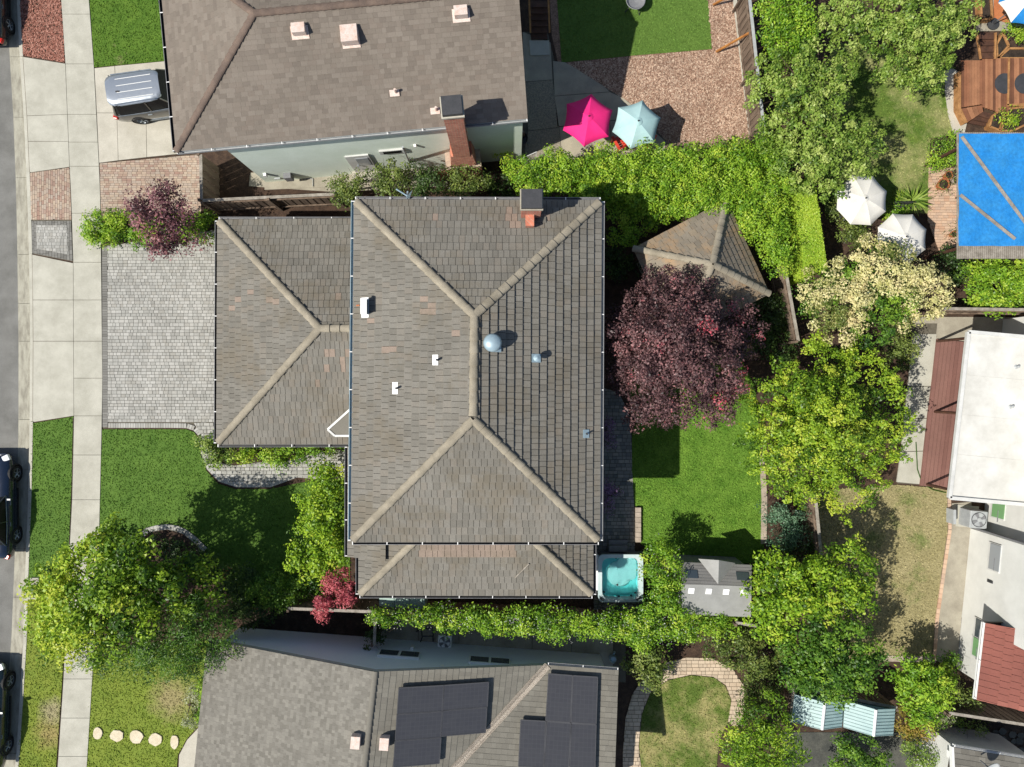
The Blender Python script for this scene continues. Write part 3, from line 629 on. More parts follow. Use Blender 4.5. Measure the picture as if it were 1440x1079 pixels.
def cap_mesh(mat, flat=.62):
    n = 8; vs = []; fs = []
    for y, s in ((0, 1.08), (1, .9)):
        for i in range(n+1):
            an = math.pi*i/n; vs.append((s*math.cos(an), y, (s*math.sin(an)*flat) + (.12 if y == 0 else .0)))
    fs = [(i, i+1, i+n+2, i+n+1) for i in range(n)]+[tuple(range(n, -1, -1))]
    me = bpy.data.meshes.new('ridge_cap'); me.from_pydata(vs, [], fs); me.materials.append(MATS[mat]); me.update(); return me
def roof_body(name, planes, eave, drop, mat, parent):
    """solid roof: sloping planes, fascia round the eave outline and a soffit"""
    mb = MB()
    for pl in planes: mb.add([Vector(p) for p in pl], [tuple(range(len(pl)))])
    e = [Vector(p) for p in eave]; n = len(e); d = Vector((0, 0, -drop))
    mb.add(e+[p+d for p in e], [(i, i+n, (i+1) % n+n, (i+1) % n) for i in range(n)]+[tuple(range(2*n-1, n-1, -1))])
    return mb.build(name, mat, parent)
def gutter(line, parent, mat='gutter_black', w=.13, out=1, z=-.02, hang=.0, edge='mid_grey', every=1.25):
    """open trough along a 3D polyline; out=+1 puts it to the right of the travel direction"""
    mb = MB(); hb = MB(); lip = MB()
    for i in range(len(line)-1):
        a_, b_ = Vector(line[i]), Vector(line[i+1]); d = (b_-a_); L = d.length; d.normalize(); s = Vector((d.y, -d.x, 0)).normalized()*out; Z = Vector((0, 0, 1))
        prof = [(0, 0), (0, -.10), (w, -.10), (w, .0), (w-.012, .0), (w-.012, -.088), (.012, -.088), (.012, 0)]
        vs = [p+s*x+Z*(y+z) for p in (a_, b_) for x, y in prof]; n = 8
        mb.add(vs, [(k, (k+1) % n, (k+1) % n+n, k+n) for k in range(n)]+[tuple(range(n)), tuple(range(2*n-1, n-1, -1))])
        lv = [p+s*x+Z*(y+z) for p in (a_, b_) for x, y in ((w-.008, .002), (w+.01, .002), (w+.01, .012), (w-.008, .012))]
        lip.add(lv, [(k, (k+1) % 4, (k+1) % 4+4, k+4) for k in range(4)])
        k = max(1, int(L/every))
        for j in range(k+1):
            c = a_+d*min(L-.03, max(.03, j*L/k))+s*(w/2)+Z*(z+.014); hb.box(c, (.03, w*1.05, .015), math.atan2(d.y, d.x))
    g = mb.build('gutter', mat, parent); lip.build('gutter_lip', edge, g); hb.build('gutter_hangers', 'plastic_white', g, kind='stuff')
    return g
def wallbox(name, pts, z0, z1, mat, parent):
    """walls: closed prism of the plan polygon (metres)"""
    return MB().prism([(x, y, z1) for x, y in pts], z1-z0).build(name, mat, parent)
def plane_of(poly):
    p0 = Vector(poly[0]); n = (Vector(poly[1])-p0).cross(Vector(poly[2])-p0).normalized(); return p0, (n if n.z > 0 else -n)
def frame_on(p0, n, c, u):
    """local frame on a plane: c origin, u along"""
    u = Vector(u); u = (u-n*u.dot(n)).normalized(); v = n.cross(u); return u, v
def plate(c, u, v, n, w, h, t, name, mat, parent, off=0.03, **k):
    c = Vector(c)+n*off; vs = [c+u*(x*w/2)+v*(y*h/2)+n*z for z in (0, t) for x, y in ((-1, -1), (1, -1), (1, 1), (-1, 1))]
    return MB().add(vs, [(3, 2, 1, 0), (4, 5, 6, 7), (0, 1, 5, 4), (1, 2, 6, 5), (2, 3, 7, 6), (3, 0, 4, 7)]).build(name, mat, parent, **k)
CAPM = cap_mesh('ridge_cap'); CAPP = CAPM; CAPB = cap_mesh('ridge_cap_brown')

# ---- main two-storey house with attached garage
mh = thing('two_storey_house', 'two-storey house with brown-grey tile hip roofs and attached garage behind the paver driveway', 'house', (-2, 0, 0))
NW, NE, SE, SW = P(499, 282, 5.3), P(845, 283, 5.3), P(842.5, 761, 5.3), P(494.5, 761, 5.3)
RN, RS = P(667, 444, 7.2), P(665.5, 590, 7.2)
up_planes = [[NE, NW, RN], [SW, SE, RS], [NW, SW, RS, RN], [SE, NE, RN, RS]]
G_nw, G_sw, G_ne, G_se = P(307, 310, 2.7), P(305.5, 624, 2.7), P(524, 308, 2.7), P(521, 624, 2.7)
GR, GR2 = P(450, 462, 4.6), P(520, 462, 4.6)
g_planes = [[G_nw, G_sw, GR], [G_ne, G_nw, GR, GR2], [G_sw, G_se, GR2, GR]]
Ls, Le = P(505, 836.5, 2.7), P(833.5, 837, 2.7)
wy = -5.2; k1 = Ls.y; run = wy-k1; zt = 2.7+.43*run
Lt1 = Vector((Ls.x+run, wy, zt)); Lt2 = Vector((Le.x-run, wy, zt))
Lw = Vector((Ls.x, wy, 2.7)); Lee = Vector((Le.x, wy, 2.7))
l_planes = [[Ls, Le, Lt2, Lt1], [Lw, Ls, Lt1], [Le, Lee, Lt2]]
# narrow lower roof strip along the front
Fa, Fb = P(489.5, 783, 2.7), P(489.5, 628, 2.7); fx = SW.x+.9; fz = 2.7+.43*(fx-Fa.x)
f_planes = [[Fb, Fa, Vector((fx, Fa.y, fz)), Vector((fx, Fb.y, fz))]]
wallbox('wall', [(NW.x+.45, NW.y-.45), (NE.x-.45, NE.y-.45), (SE.x-.45, SE.y+.45), (SW.x+.45, SW.y+.45)], 0, 5.2, 'cream_stucco', mh)
wallbox('garage_wall', [(G_nw.x+.5, G_nw.y-.4), (NW.x+.45, G_ne.y-.4), (NW.x+.45, G_se.y+.4), (G_sw.x+.5, G_sw.y+.4)], 0, 2.62, 'cream_stucco', mh)
wallbox('lower_wall', [(Ls.x+.4, Ls.y+.4), (Le.x-.4, Le.y+.4), (Le.x-.4, SE.y+.46), (Ls.x+.4, SW.y+.46)], 0, 2.6, 'cream_stucco', mh)
gd = MB().box((G_nw.x+.48, 2.05, 1.1), (.06, 4.9, 2.15)).build('garage_door', 'white_trim', mh)
for i in range(4): MB().box((G_nw.x+.44, 2.05, .3+i*.53), (.03, 4.7, .46)).build('door_panel', 'white_trim', gd)
upper = roof_body('upper_roof', up_planes, [NW, SW, SE, NE], .2, 'roof_deck', mh)
garage = roof_body('garage_roof', g_planes, [G_nw, G_sw, G_se, G_ne], .18, 'roof_deck', mh)
lower = roof_body('lower_roof', l_planes, [Lw, Ls, Le, Lee], .18, 'roof_deck', mh)
front = roof_body('front_roof', f_planes, [Fb, Fa, Vector((fx, Fa.y, 2.7)), Vector((fx, Fb.y, 2.7))], .18, 'roof_deck', mh)
rnd = random.Random(21)
tan = [(738, 300), (748, 296), (720, 302), (712, 310), (727, 311), (722, 320), (730, 320), (760, 306), (766, 306), (616, 308), (601, 420), (603, 432), (613, 441), (600, 438), (525, 453), (557, 489), (556, 490), (548, 488), (474, 420), (384, 421), (390, 422), (357, 412), (330, 435), (332, 418), (460, 500), (478, 502), (470, 493), (488, 497), (480, 512), (458, 520), (445, 540), (645, 465)]
tan2 = [(x, y) for x in range(592, 730, 6) for y in (768, 774)]
allt = []
for pl in up_planes: allt += [(t, upper) for t in roof_tiles(pl, .31, .215, .056, rnd, tan, wj=.15)]
for pl in g_planes: allt += [(t, garage) for t in roof_tiles(pl, .31, .205, .05, rnd, tan, wj=.15)]
for pl in l_planes: allt += [(t, lower) for t in roof_tiles(pl, .31, .225, .045, rnd, tan2)]
for pl in f_planes: allt += [(t, front) for t in roof_tiles(pl, .31, .225, .045, rnd)]
UT = unit_tile(); UT.materials.append(MATS['tile_main'])
cand = [i for i, (t, p) in enumerate(allt) if t[3] and p is upper and t[2] < .95]
# the largest in view: the highest rows of the upper roof
cand.sort(key=lambda i: -(allt[i][0][4][0]+allt[i][0][4][2]*allt[i][0][4][5]).z - 0*i)
single = set(cand[:300])
for i in single:
    t, par = allt[i]; p0, u, v, n, uu, vv, w, hgt, lf, th = t[4]; o = p0+u*uu+v*vv+n*.002; tt = th+lf-.002
    uxv = u.cross(v); 
    if uxv.dot(n) < 0: o = o+u*w; u = -u
    inst('roof_tile', UT, Matrix(((u.x*w, v.x*hgt, n.x*tt, o.x), (u.y*w, v.y*hgt, n.y*tt, o.y), (u.z*w, v.z*hgt, n.z*tt, o.z), (0, 0, 0, 1))), par)
tiles_mesh([t for i, (t, p) in enumerate(allt) if i not in single]).build('roof_tiles', 'tile_main', mh, kind='stuff')
for a_, b_ in ((NW, RN), (NE, RN), (SW, RS), (SE, RS), (RS, RN)): cap_run(a_+(b_-a_).normalized()*.12, b_, .145, .40, CAPM, upper)
for a_, b_ in ((G_nw, GR), (G_sw, GR), (P(497, 462, 4.6), GR)): cap_run(a_+(b_-a_).normalized()*.12, b_, .145, .40, CAPM, garage)
for a_, b_ in ((Ls, Lt1), (Le, Lt2)): cap_run(a_+(b_-a_).normalized()*.12, b_, .145, .40, CAPM, lower)
gutter([NW, SW], upper, 'galvanised', out=1, edge='galvanised'); gutter([SW, SE], upper, out=1); gutter([SE, NE], upper, 'light_grey', out=1); gutter([NE, NW], upper, 'mid_grey', out=1)
gutter([G_nw, G_sw], garage, out=1); gutter([G_sw, Vector((SW.x, G_sw.y, 2.7))], garage, out=1); gutter([Vector((NW.x, G_nw.y, 2.7)), G_nw], garage, 'mid_grey', out=1)
gutter([Ls, Le], lower, out=1); gutter([Le, Lee], lower, out=1); gutter([Lw, Ls], lower, out=1); gutter([Fb, Fa], front, out=1)
# small entry gable with white barge boards peeping out below the upper eave
eg = MB(); A_, B_, Cc, D_ = P(461, 604, 3.3), P(499, 570, 3.9), P(499, 613, 3.4), P(471, 613, 3.3)
eg.prism([A_, D_, Cc, B_], .14); en = eg.build('entry_gable', 'shingle_grey', mh)
for p, q in ((A_, B_), (A_, D_), (D_, Cc)):
    d = (q-p).normalized(); s = Vector((-d.y, d.x, 0)).normalized()
    MB().add([p+s*x+Vector((0, 0, z)) for p in (p, q) for x, z in ((-.04, -.2), (.04, -.2), (.04, .04), (-.04, .04))], [(0, 1, 2, 3), (7, 6, 5, 4), (0, 4, 5, 1), (1, 5, 6, 2), (2, 6, 7, 3), (3, 7, 4, 0)]).build('barge_board', 'white_trim', en)
# chimney
ch = MB().box((.66, 6.2, 5.0), (.68, .62, 3.9)).build('chimney', 'brick_red', mh)
MB().box((.66, 6.2, 6.98), (.78, .72, .08)).build('chimney_crown', 'concrete_old', ch)
MB().box((.66, 6.2, 7.10), (.70, .64, .16)).build('chimney_cap', 'dark_grey', ch)
MB().box((.62, 5.7, 6.05), (.3, .4, .3)).build('chimney_shoulder', 'brick_red', ch)
plate(onplane(750, 311, *plane_of(up_planes[0])), Vector((1, 0, 0)), plane_of(up_planes[0])[1].cross(Vector((1, 0, 0))), plane_of(up_planes[0])[1], .9, .25, .02, 'flashing', 'tile_main', ch, .07)
# vents and pipes
def pipe_vent(px, py, pl, parent, w=.24, h=.34, r=.04, hh=.28, mat='plastic_white', pmat='dark_grey', ax=(1, 0, 0), cap=False):
    p0, n = plane_of(pl); c = onplane(px, py, p0, n); u, v = frame_on(p0, n, c, ax)
    f = plate(c, u, v, n, w, h, .015, 'flashing', mat, parent, .055)
    MB().tube(c+u*.05, c+u*.05+Vector((0, 0, hh)), r, r*.95, 10).build('vent_pipe', pmat, f)
    if cap: MB().lathe(c+u*.05+Vector((0, 0, hh)), [(.05, 0), (.13, .02), (.13, .06), (.02, .13)], 14).build('vent_cap', 'galvanised', f)
    return f
WP, EP = up_planes[2], up_planes[3]
pipe_vent(613.5, 506.5, WP, upper, .22, .36, ax=(1, 0, 0)); pipe_vent(557, 546, WP, upper, .22, .42)
pipe_vent(753, 504, EP, upper, .34, .30, .06, .3, 'galvanised', 'galvanised', cap=True); pipe_vent(823, 610, EP, upper, .24, .3, .035, .25, 'galvanised')
p0, n = plane_of(EP); c = onplane(693, 483, p0, n)
tv = plate(c+Vector((.1, -.1, 0)), *frame_on(p0, n, c, (1, 0, 0)), n, .34, .4, .015, 'flashing', 'galvanised', upper, .055)
MB().lathe(c, [(.2, 0), (.2, .25), (.3, .27), (.31, .36), (.26, .45), (.12, .50), (.02, .51)], 22).build('round_vent', 'galvanised', tv, smooth=True)
p0, n = plane_of(WP); c = onplane(515, 433, p0, n); u, v = frame_on(p0, n, c, (1, 0, 0))
bv = plate(c, u, v, n, .3, .72, .02, 'flashing', 'plastic_white', upper, .055); MB().box(c+Vector((.02, 0, .28)), (.17, .5, .5)).build('vent_hood', 'galvanised', bv)
MB().box(c+Vector((.02, 0, .55)), (.22, .56, .03)).build('hood_cover', 'plastic_white', bv)
plate(onplane(505, 430, p0, n), u, v, n, .14, .05, .02, 'rust_streak', 'terracotta', bv, .06)
p0, n = plane_of(l_planes[0]); c = onplane(734, 801, p0, n)
MB().tube(onplane(724, 811, p0, n)+n*.09, onplane(744, 791, p0, n)+n*.09, .03, .03, 6).build('wood_scrap', 'wood_grey', None, 'thin pale wooden stick lying on the lower tile roof', 'stick')
# antenna on the north eave
an = thing('antenna', 'pale metal roof antenna with a short arm at the eave', 'antenna', P(573, 279, 5.3)); b_ = P(573, 279, 5.3)
MB().tube(b_, P(573, 270, 6.2), .03, .03, 8).build('mast', 'galvanised', an); MB().path([P(573, 276, 6.0), P(557, 266, 6.1)], .028).build('arm', 'galvanised', an)
MB().add([P(570, 279, 5.9), P(580, 267, 6.3), P(576, 279, 5.9)], [(0, 1, 2), (2, 1, 0)]).add([P(570, 279, 5.88), P(580, 267, 6.28), P(576, 279, 5.88)], [(2, 1, 0)]).build('reflector', 'galvanised', an)

# ---- north house (brown shingles)
nh = thing('single_storey_house', 'mint green house with brown shingle roof and brick chimney', 'house', (-6, 13, 0))
ce_, se_ = math.cos(math.atan(.0927)), math.sin(math.atan(.0927)); U = Vector((ce_, se_, 0)); V_ = Vector((-se_, ce_, 0))
a0 = P(248, 213, 5.2); a1 = P(742, 167, 5.2); rn = 3.8; pit = .44
r0 = a0+U*rn+V_*rn+Vector((0, 0, rn*pit)); r1 = a1+V_*rn+Vector((0, 0, rn*pit)); b0 = a0+V_*2*rn; b1 = a1+V_*2*rn
n_planes = [[a0, a1, r1, r0], [b1, b0, r0, r1], [b0, a0, r0]]
nr = roof_body('roof', n_planes, [a0, a1, b1, b0], .2, 'roof_deck', nh)
rnd = random.Random(4); tl = []
for pl in n_planes: tl += roof_tiles(pl, .16, .24, .014, rnd, wj=.35)
tiles_mesh(tl).build('shingles', 'shingle_brown', nr, kind='stuff')
for p, q in ((a0, r0), (b0, r0), (r0, r1)): cap_run(p, q, .13, .26, CAPB, nr, lift=.0)
w0 = a0+U*1.5+V_*.2; w1 = a1-U*.15+V_*.2; w2 = w1+V_*7.4; w3 = w0+V_*7.4; wj1 = a0+U*1.0+V_*.2
wn_ = wallbox('wall', [w0[:2], w1[:2], w2[:2], w3[:2]], 0, 5.1, 'mint_stucco', nh)
gutter([a0, a1], nr, 'light_grey', w=.09, out=1); gutter([b0, a0], nr, 'gutter_black', out=1)
Nn = -V_   # outward normal of the south wall
def wall_item(px, py, zc, w, h, name, mat, parent, d=.04, base=w0, nrm=Nn, along=U, off=.0):
    q = P(px, py, zc); s = (q-base).dot(along); c = base+along*s+nrm*(d/2+off); c.z = zc
    return MB().box(c, (w, d, h), math.atan2(along.y, along.x)).build(name, mat, parent)
dr = wall_item(508, 224, 1.45, .95, 2.05, 'door', 'white_trim', nh, .06); wall_item(511, 224, 1.75, .5, .9, 'glass_panel', 'glass_grey', dr, .03, off=.05); wall_item(503, 224, 1.4, .05, .08, 'handle', 'metal', dr, .1, off=.05)
MB().box((P(516, 238, .4)+Vector((0, -.1, -.2))), (1.3, .8, .42), math.atan2(U.y, U.x)).build('door_step', 'concrete_pale', nh)
wn1 = wall_item(551, 208, 2.6, 1.0, .4, 'window', 'white_trim', nh, .08)
for dx in (-5.5, 6): wall_item(551+dx, 208, 2.6, .4, .26, 'pane', 'glass_dark', wn1, .02, off=.07)
MB().tube(P(566, 205, 4.8)+Nn*.05, P(577, 230, .2)+Nn*.05, .035, .035, 8).build('downpipe', 'light_grey', nh)
wl_ = wall_item(583, 200, 3.0, .1, .14, 'wall_lamp', 'plastic_white', nh, .1)
mt = wall_item(405, 239, .8, .3, .5, 'electric_meter', 'mid_grey', nh, .22); wall_item(372, 235, 1.2, .12, .2, 'spigot_box', 'plastic_white', nh, .12); wall_item(389, 241, .5, .25, .06, 'pipe_run', 'light_grey', nh, .06)
MB().path([P(424, 246, .1)+Nn*.1, P(440, 252, .07), P(440, 262, .07)], .015).build('hose', 'light_grey', nh)
# chimney
cx, cy = P(655, 232, 0).x, (a0+(a1-a0)*((P(640, 177, 5.2).x-a0.x)/(a1.x-a0.x))).y
nc = MB(); rz = math.atan2(U.y, U.x)
nc.box((cx, cy-.15, .9), (1.45, .75, 1.8), rz); nc.box((cx, cy-.1, 2.35), (1.05, .68, 1.1), rz, taper=.8); nc.box((cx, cy-.08, 4.9), (.66, .62, 4.3), rz)
nco = nc.build('chimney', 'brick_red', nh)
MB().box((cx, cy-.08, 7.08), (.78, .74, .1), rz).build('chimney_crown', 'concrete_pale', nco); MB().box((cx, cy-.08, 7.22), (.68, .64, .18), rz).build('chimney_cap', 'dark_grey', nco)
MB().box((cx-.55, cy-.42, .5), (1.2, .16, 1.0), rz).build('brick_ledge', 'brick_red', nco)
SP_ = n_planes[0]; p0, n = plane_of(SP_)
for px, py, big in ((422, 46, 0), (648.5, 22, 0), (493, 54, 1)):
    c = onplane(px, py, p0, n); u, v = frame_on(p0, n, c, U)
    f = plate(c, u, v, n, .6 if not big else .62, .42 if not big else .62, .015, 'flashing', 'rusty_pink', nr, .03)
    MB().box(c+Vector((0, .05, .16)), (.46, .34, .26) if not big else (.58, .58, .3), rz).build('vent_box', 'rusty_pink', f, bevel=.01)
for px, py in ((555, 131), (612, 156), (630, 154)): 
    f = pipe_vent(px, py, SP_, nr, .34, .22, .045, .32, 'rusty_pink', 'rusty_pink', U)

# ---- south house
sh = thing('single_storey_house', 'pale blue house with grey shingle roof and solar panels', 'house', (-5, -14, 0))
rz2 = math.atan(-.074); U2 = Vector((math.cos(rz2), math.sin(rz2), 0)); V2 = Vector((-math.sin(rz2), math.cos(rz2), 0))
ny = lambda x: -10.25-.074*(x+12.2)
def sv(x, d, z): return Vector((x, ny(x), 0))-V2*d+Vector((0, 0, z))
pk = P(528, 953, 4.4); px_ = pk.x; wx = -12.2; ex = P(869.5, 943, 2.5).x
vlow = P(770, 947, 2.55); xv = vlow.x
pE = (4.4-2.55)/(xv-px_); pitN = .40
Wn, Ws = sv(wx, 0, 2.5), sv(wx-.25, 9, 2.5); Rn, Rs = Vector((px_, ny(px_), 4.4)), sv(px_-.35, 9, 4.4)
En_v = Vector((xv, ny(xv), 2.55)); Ee = Vector((ex, ny(ex), 2.55))
nE = (Rn-En_v).cross(Rs-En_v).normalized(); vt = onplane(640, 1079, En_v, nE)
vE = En_v+(vt-En_v)*1.30; al = (Ee-En_v).normalized(); ww = (vE-En_v)-al*(vE-En_v).dot(al); Eb = Ee+ww
Ws2 = sv(wx-.2, 3.35, 2.5)
s_planes = [[Wn, Ws, Rs, Rn]]
e_pl = [En_v, Rn, Rs, vE]; n_pl = [En_v, Ee, Eb, vE]
srf = roof_body('roof', [s_planes[0], e_pl, n_pl], [Wn, Ws, Rs], .0, 'roof_deck', sh)
for p, q in ((Wn, Rn), (Rn, En_v), (En_v, Ee), (Ee, Eb), (Wn, Ws)):
    MB().add([p, q, q-Vector((0, 0, .2)), p-Vector((0, 0, .2))]+[Vector((0, 0, 0))+p-V2*.06, q-V2*.06, q-V2*.06-Vector((0, 0, .2)), p-V2*.06-Vector((0, 0, .2))], [(0, 1, 2, 3), (7, 6, 5, 4), (0, 4, 5, 1), (3, 2, 6, 7)]).build('fascia', 'light_grey', srf)
rnd = random.Random(9)
tiles_mesh(roof_tiles(s_planes[0], .13, .15, .009, rnd, wj=.3)).build('pale_shingles', 'shingle_pale', srf, kind='stuff')
# east slope rows run along the ridge: eave direction parallel to the ridge
dr_ = (Rs-Rn).normalized(); tA = roof_tiles([En_v, En_v+dr_*9, Rs, Rn], .24, .2, .014, rnd)
side = lambda c: (vE.x-En_v.x)*(c.y-En_v.y)-(vE.y-En_v.y)*(c.x-En_v.x)
sgn = side(Rn) > 0
cA = [t for t in tA if (side(sum((Vector(p) for p in t[0]), Vector())/len(t[0])) > 0) == sgn]
tiles_mesh(cA).build('shingles', 'shingle_grey', srf, kind='stuff')
tB = roof_tiles([En_v, Ee, Eb, vE], .2, .26, .012, rnd)
tiles_mesh(tB).build('shingles', 'shingle_grey', srf, kind='stuff')
cap_run(Rs, Rn, .11, .26, cap_mesh('shingle_grey'), srf, lift=.0)
for p, q in ((En_v, vE),):
    d = (q-p).normalized(); s = Vector((-d.y, d.x, 0)).normalized()*.15; zz = Vector((0, 0, .05))
    MB().add([p+s+zz*1.6, p+zz*.8, p-s+zz*1.6, q+s+zz*1.6, q+zz*.8, q-s+zz*1.6], [(0, 1, 4, 3), (1, 2, 5, 4), (3, 4, 1, 0), (4, 5, 2, 1)]).build('valley_flashing', 'valley_metal', srf)
bw = lambda x, d: (Vector((x, ny(x), 0))-V2*d)
wmb = MB(); q0, q1, q2, q3 = bw(wx+.35, .35), bw(px_, .35), bw(ex-.4, .35), bw(ex-.4, 6)
q4 = bw(wx+.35, 6)
top = [Vector((q0.x, q0.y, 2.5)), Vector((q1.x, q1.y, 4.25)), Vector((q2.x-2.6, bw(ex-3.0, .35).y, 2.5)), Vector((q2.x, q2.y, 2.5)), ]
wv = [q0, bw(ex-3.0, .35), q2, q3, q4]+top+[Vector((q3.x, q3.y, 2.5)), Vector((q4.x, q4.y, 2.5))]
wmb.add(wv, [(0, 5, 6, 7, 8, 2), (2, 8, 9, 3), (3, 9, 10, 4), (4, 10, 5, 0), (0, 2, 3, 4)]); wmb.build('wall', 'blue_stucco', sh)
gutter([En_v, Ee], srf, 'light_grey', w=.09, out=-1)
for px, py in ((561, 924.5), (688, 934)):
    b0_ = q0; o = wall_item(px, py, 1.8, 1.7, .62, 'window', 'plastic_white', sh, .08, base=q0, nrm=V2, along=U2)
    for dx in (-14, 15): wall_item(px+dx, py+dx*.04, 1.8, .74, .48, 'pane', 'glass_blue', o, .02, base=q0, nrm=V2, along=U2, off=.08)
wall_item(622, 937, 2.9, .12, .16, 'flood_lamp', 'plastic_white', sh, .16, base=q0, nrm=V2, along=U2); wall_item(580, 909, 1.0, .12, .3, 'utility_box', 'plastic_white', sh, .12, base=q0, nrm=V2, along=U2)
for px, py, pl in ((502, 1039, s_planes[0]), (542, 1041, e_pl)):
    p0, n = plane_of(pl); c = onplane(px, py, p0, n); u, v = frame_on(p0, n, c, U2)
    MB().box(c+Vector((0, 0, .18)), (.34, .46, .3), rz2).build('vent_box', 'rusty_pink', srf)
# ---- solar panels
def solar(quad, pl, label, grp, split=None):
    p0, n = plane_of(pl); A, B, C_, D = [onplane(x, y, p0, n)+n*.2 for x, y in quad]
    c = (A+B+C_+D)/4; t = thing('solar_panel', label, 'solar panel', c-n*.17, grp)
    u = ((B-A)+(C_-D)).normalized(); v = n.cross(u); w = ((B-A).length+(C_-D).length)/2-.02; h = ((D-A).length+(C_-B).length)/2-.02
    g = MB(); fr = MB()
    q = [c+u*(x*(w/2-.02))+v*(y*(h/2-.02)) for x, y in ((-1, -1), (1, -1), (1, 1), (-1, 1))]
    me = bpy.data.meshes.new('cell_glass'); me.from_pydata([(-(w/2-.02), -(h/2-.02), 0), ((w/2-.02), -(h/2-.02), 0), ((w/2-.02), (h/2-.02), 0), (-(w/2-.02), (h/2-.02), 0)], [], [(0, 1, 2, 3)]); me.materials.append(MATS['solar_cell'])
    inst('cell_glass', me, Matrix(((u.x, v.x, n.x, c.x+n.x*.002), (u.y, v.y, n.y, c.y+n.y*.002), (u.z, v.z, n.z, c.z+n.z*.002), (0, 0, 0, 1))), t)
    for (x0, x1, y0, y1) in ((-1, 1, -1, -1), (-1, 1, 1, 1), (-1, -1, -1, 1), (1, 1, -1, 1)):
        p = c+u*(x0*w/2)+v*(y0*h/2)-n*.01; q_ = c+u*(x1*w/2)+v*(y1*h/2)-n*.01
        d = (q_-p).normalized(); s = d.cross(n)
        fr.add([r+s*a+n*b for r in (p, q_) for a, b in ((-.018, -.025), (.018, -.025), (.018, .02), (-.018, .02))], [(0, 1, 2, 3), (7, 6, 5, 4), (0, 4, 5, 1), (1, 5, 6, 2), (2, 6, 7, 3), (3, 7, 4, 0)])
    fr.build('frame', 'panel_frame', t)
    rl = MB()
    for y in (-.3, .3): rl.tube(c+v*(y*h)-u*(w/2)-n*.1, c+v*(y*h)+u*(w/2)-n*.1, .035, .02, 5)
    rl.build('mounting_rail', 'metal', t)
g1 = 'black solar panels on the grey shingle roof'
lerp = lambda a, b, t: (a[0]+(b[0]-a[0])*t, a[1]+(b[1]-a[1])*t)
tl_, tm_, tr_ = (560, 964), (623, 960.5), (686, 956); bl_, bm_ = (552, 1075.5), (617, 1070); rb_ = (681, 1027); mb2 = (618.9, 1032)
labs = ['black landscape solar panel at the ridge-side end of the row just under the eave', 'middle landscape solar panel of the column of three nearest the ridge', 'lowest landscape solar panel of the column of three nearest the white roof vent', 'black landscape solar panel beside the eave, away from the ridge', 'black landscape solar panel closest to the valley flashing']
for i in range(3): solar([lerp(tl_, bl_, i/3), lerp(tm_, bm_, i/3), lerp(tm_, bm_, (i+1)/3), lerp(tl_, bl_, (i+1)/3)], e_pl, labs[i], g1)
for i in range(2): solar([lerp(tm_, mb2, i/2), lerp(tr_, rb_, i/2), lerp(tr_, rb_, (i+1)/2), lerp(tm_, mb2, (i+1)/2)], e_pl, labs[3+i], g1)
xs_ = [(731, 1010), (767, 1012), (802, 1015), (838, 1017)]
labs = ['upright solar panel at the eave beside the valley flashing', 'upright solar panel at the eave nearest the gable edge', 'upright solar panel of the back row standing out beside the bare shingles', 'middle upright solar panel of the row of three', 'upright solar panel of the row of three nearest the gable edge']
solar([(770.5, 946), (804, 948.5), (802, 1015), (767, 1012)], n_pl, labs[0], g1); solar([(804.5, 948.5), (839.5, 951), (838, 1017), (802.5, 1015)], n_pl, labs[1], g1)
for i in range(3): solar([(xs_[i][0]+.3, xs_[i][1]+.5), (xs_[i+1][0]-.2, xs_[i+1][1]+.5), (xs_[i+1][0]-2.2, xs_[i+1][1]+66), (xs_[i][0]-1.8, xs_[i][1]+66)], n_pl, labs[2+i], g1)

# ---- garden pavilion with pyramid roof
pv = thing('garden_pavilion', 'small garden pavilion with a stained pyramid tile roof beside the burgundy tree', 'pavilion', P(985, 395, 0))
L_, T_, R_ = P(891, 350, 2.5), P(1021, 282, 2.5), P(1081, 413, 2.5); B_ = L_+R_-T_; ap = (L_+R_)/2+Vector((0, 0, 1.6))
pp = [[L_, B_, ap], [B_, R_, ap], [R_, T_, ap], [T_, L_, ap]]
prf = roof_body('roof', pp, [L_, B_, R_, T_], .15, 'roof_deck', pv); rnd = random.Random(3); tt = []
for pl in pp: tt += roof_tiles(pl, .3, .28, .032, rnd)
UP = UT.copy(); UP.materials[0] = MATS['tile_pavilion']
cand = [i for i, t in enumerate(tt) if t[3]]; single = set(cand[:280])
for i in single:
    t = tt[i]; p0, u, v, n, uu, vv, w, hgt, lf, th = t[4]; o = p0+u*uu+v*vv+n*.002; t3 = th+lf-.002
    if u.cross(v).dot(n) < 0: o = o+u*w; u = -u
    inst('roof_tile', UP, Matrix(((u.x*w, v.x*hgt, n.x*t3, o.x), (u.y*w, v.y*hgt, n.y*t3, o.y), (u.z*w, v.z*hgt, n.z*t3, o.z), (0, 0, 0, 1))), prf)
tiles_mesh([t for i, t in enumerate(tt) if i not in single]).build('cut_tiles', 'tile_pavilion', prf, kind='stuff')
for p in (L_, T_, R_, B_): cap_run(p, ap, .13, .38, CAPP, prf)
cen = (L_+R_)/2
for p in (L_, T_, R_, B_):
    q = cen+(p-cen)*.86; MB().tube((q.x, q.y, 0), (q.x, q.y, 2.42), .08, .08, 8).build('post', 'wood_brown', pv)
MB().prism([cen+(p-cen)*.8+Vector((0, 0, 2.36-2.5+.0)) for p in (L_, B_, R_, T_)], 2.3).build('wall', 'cream_stucco', pv)

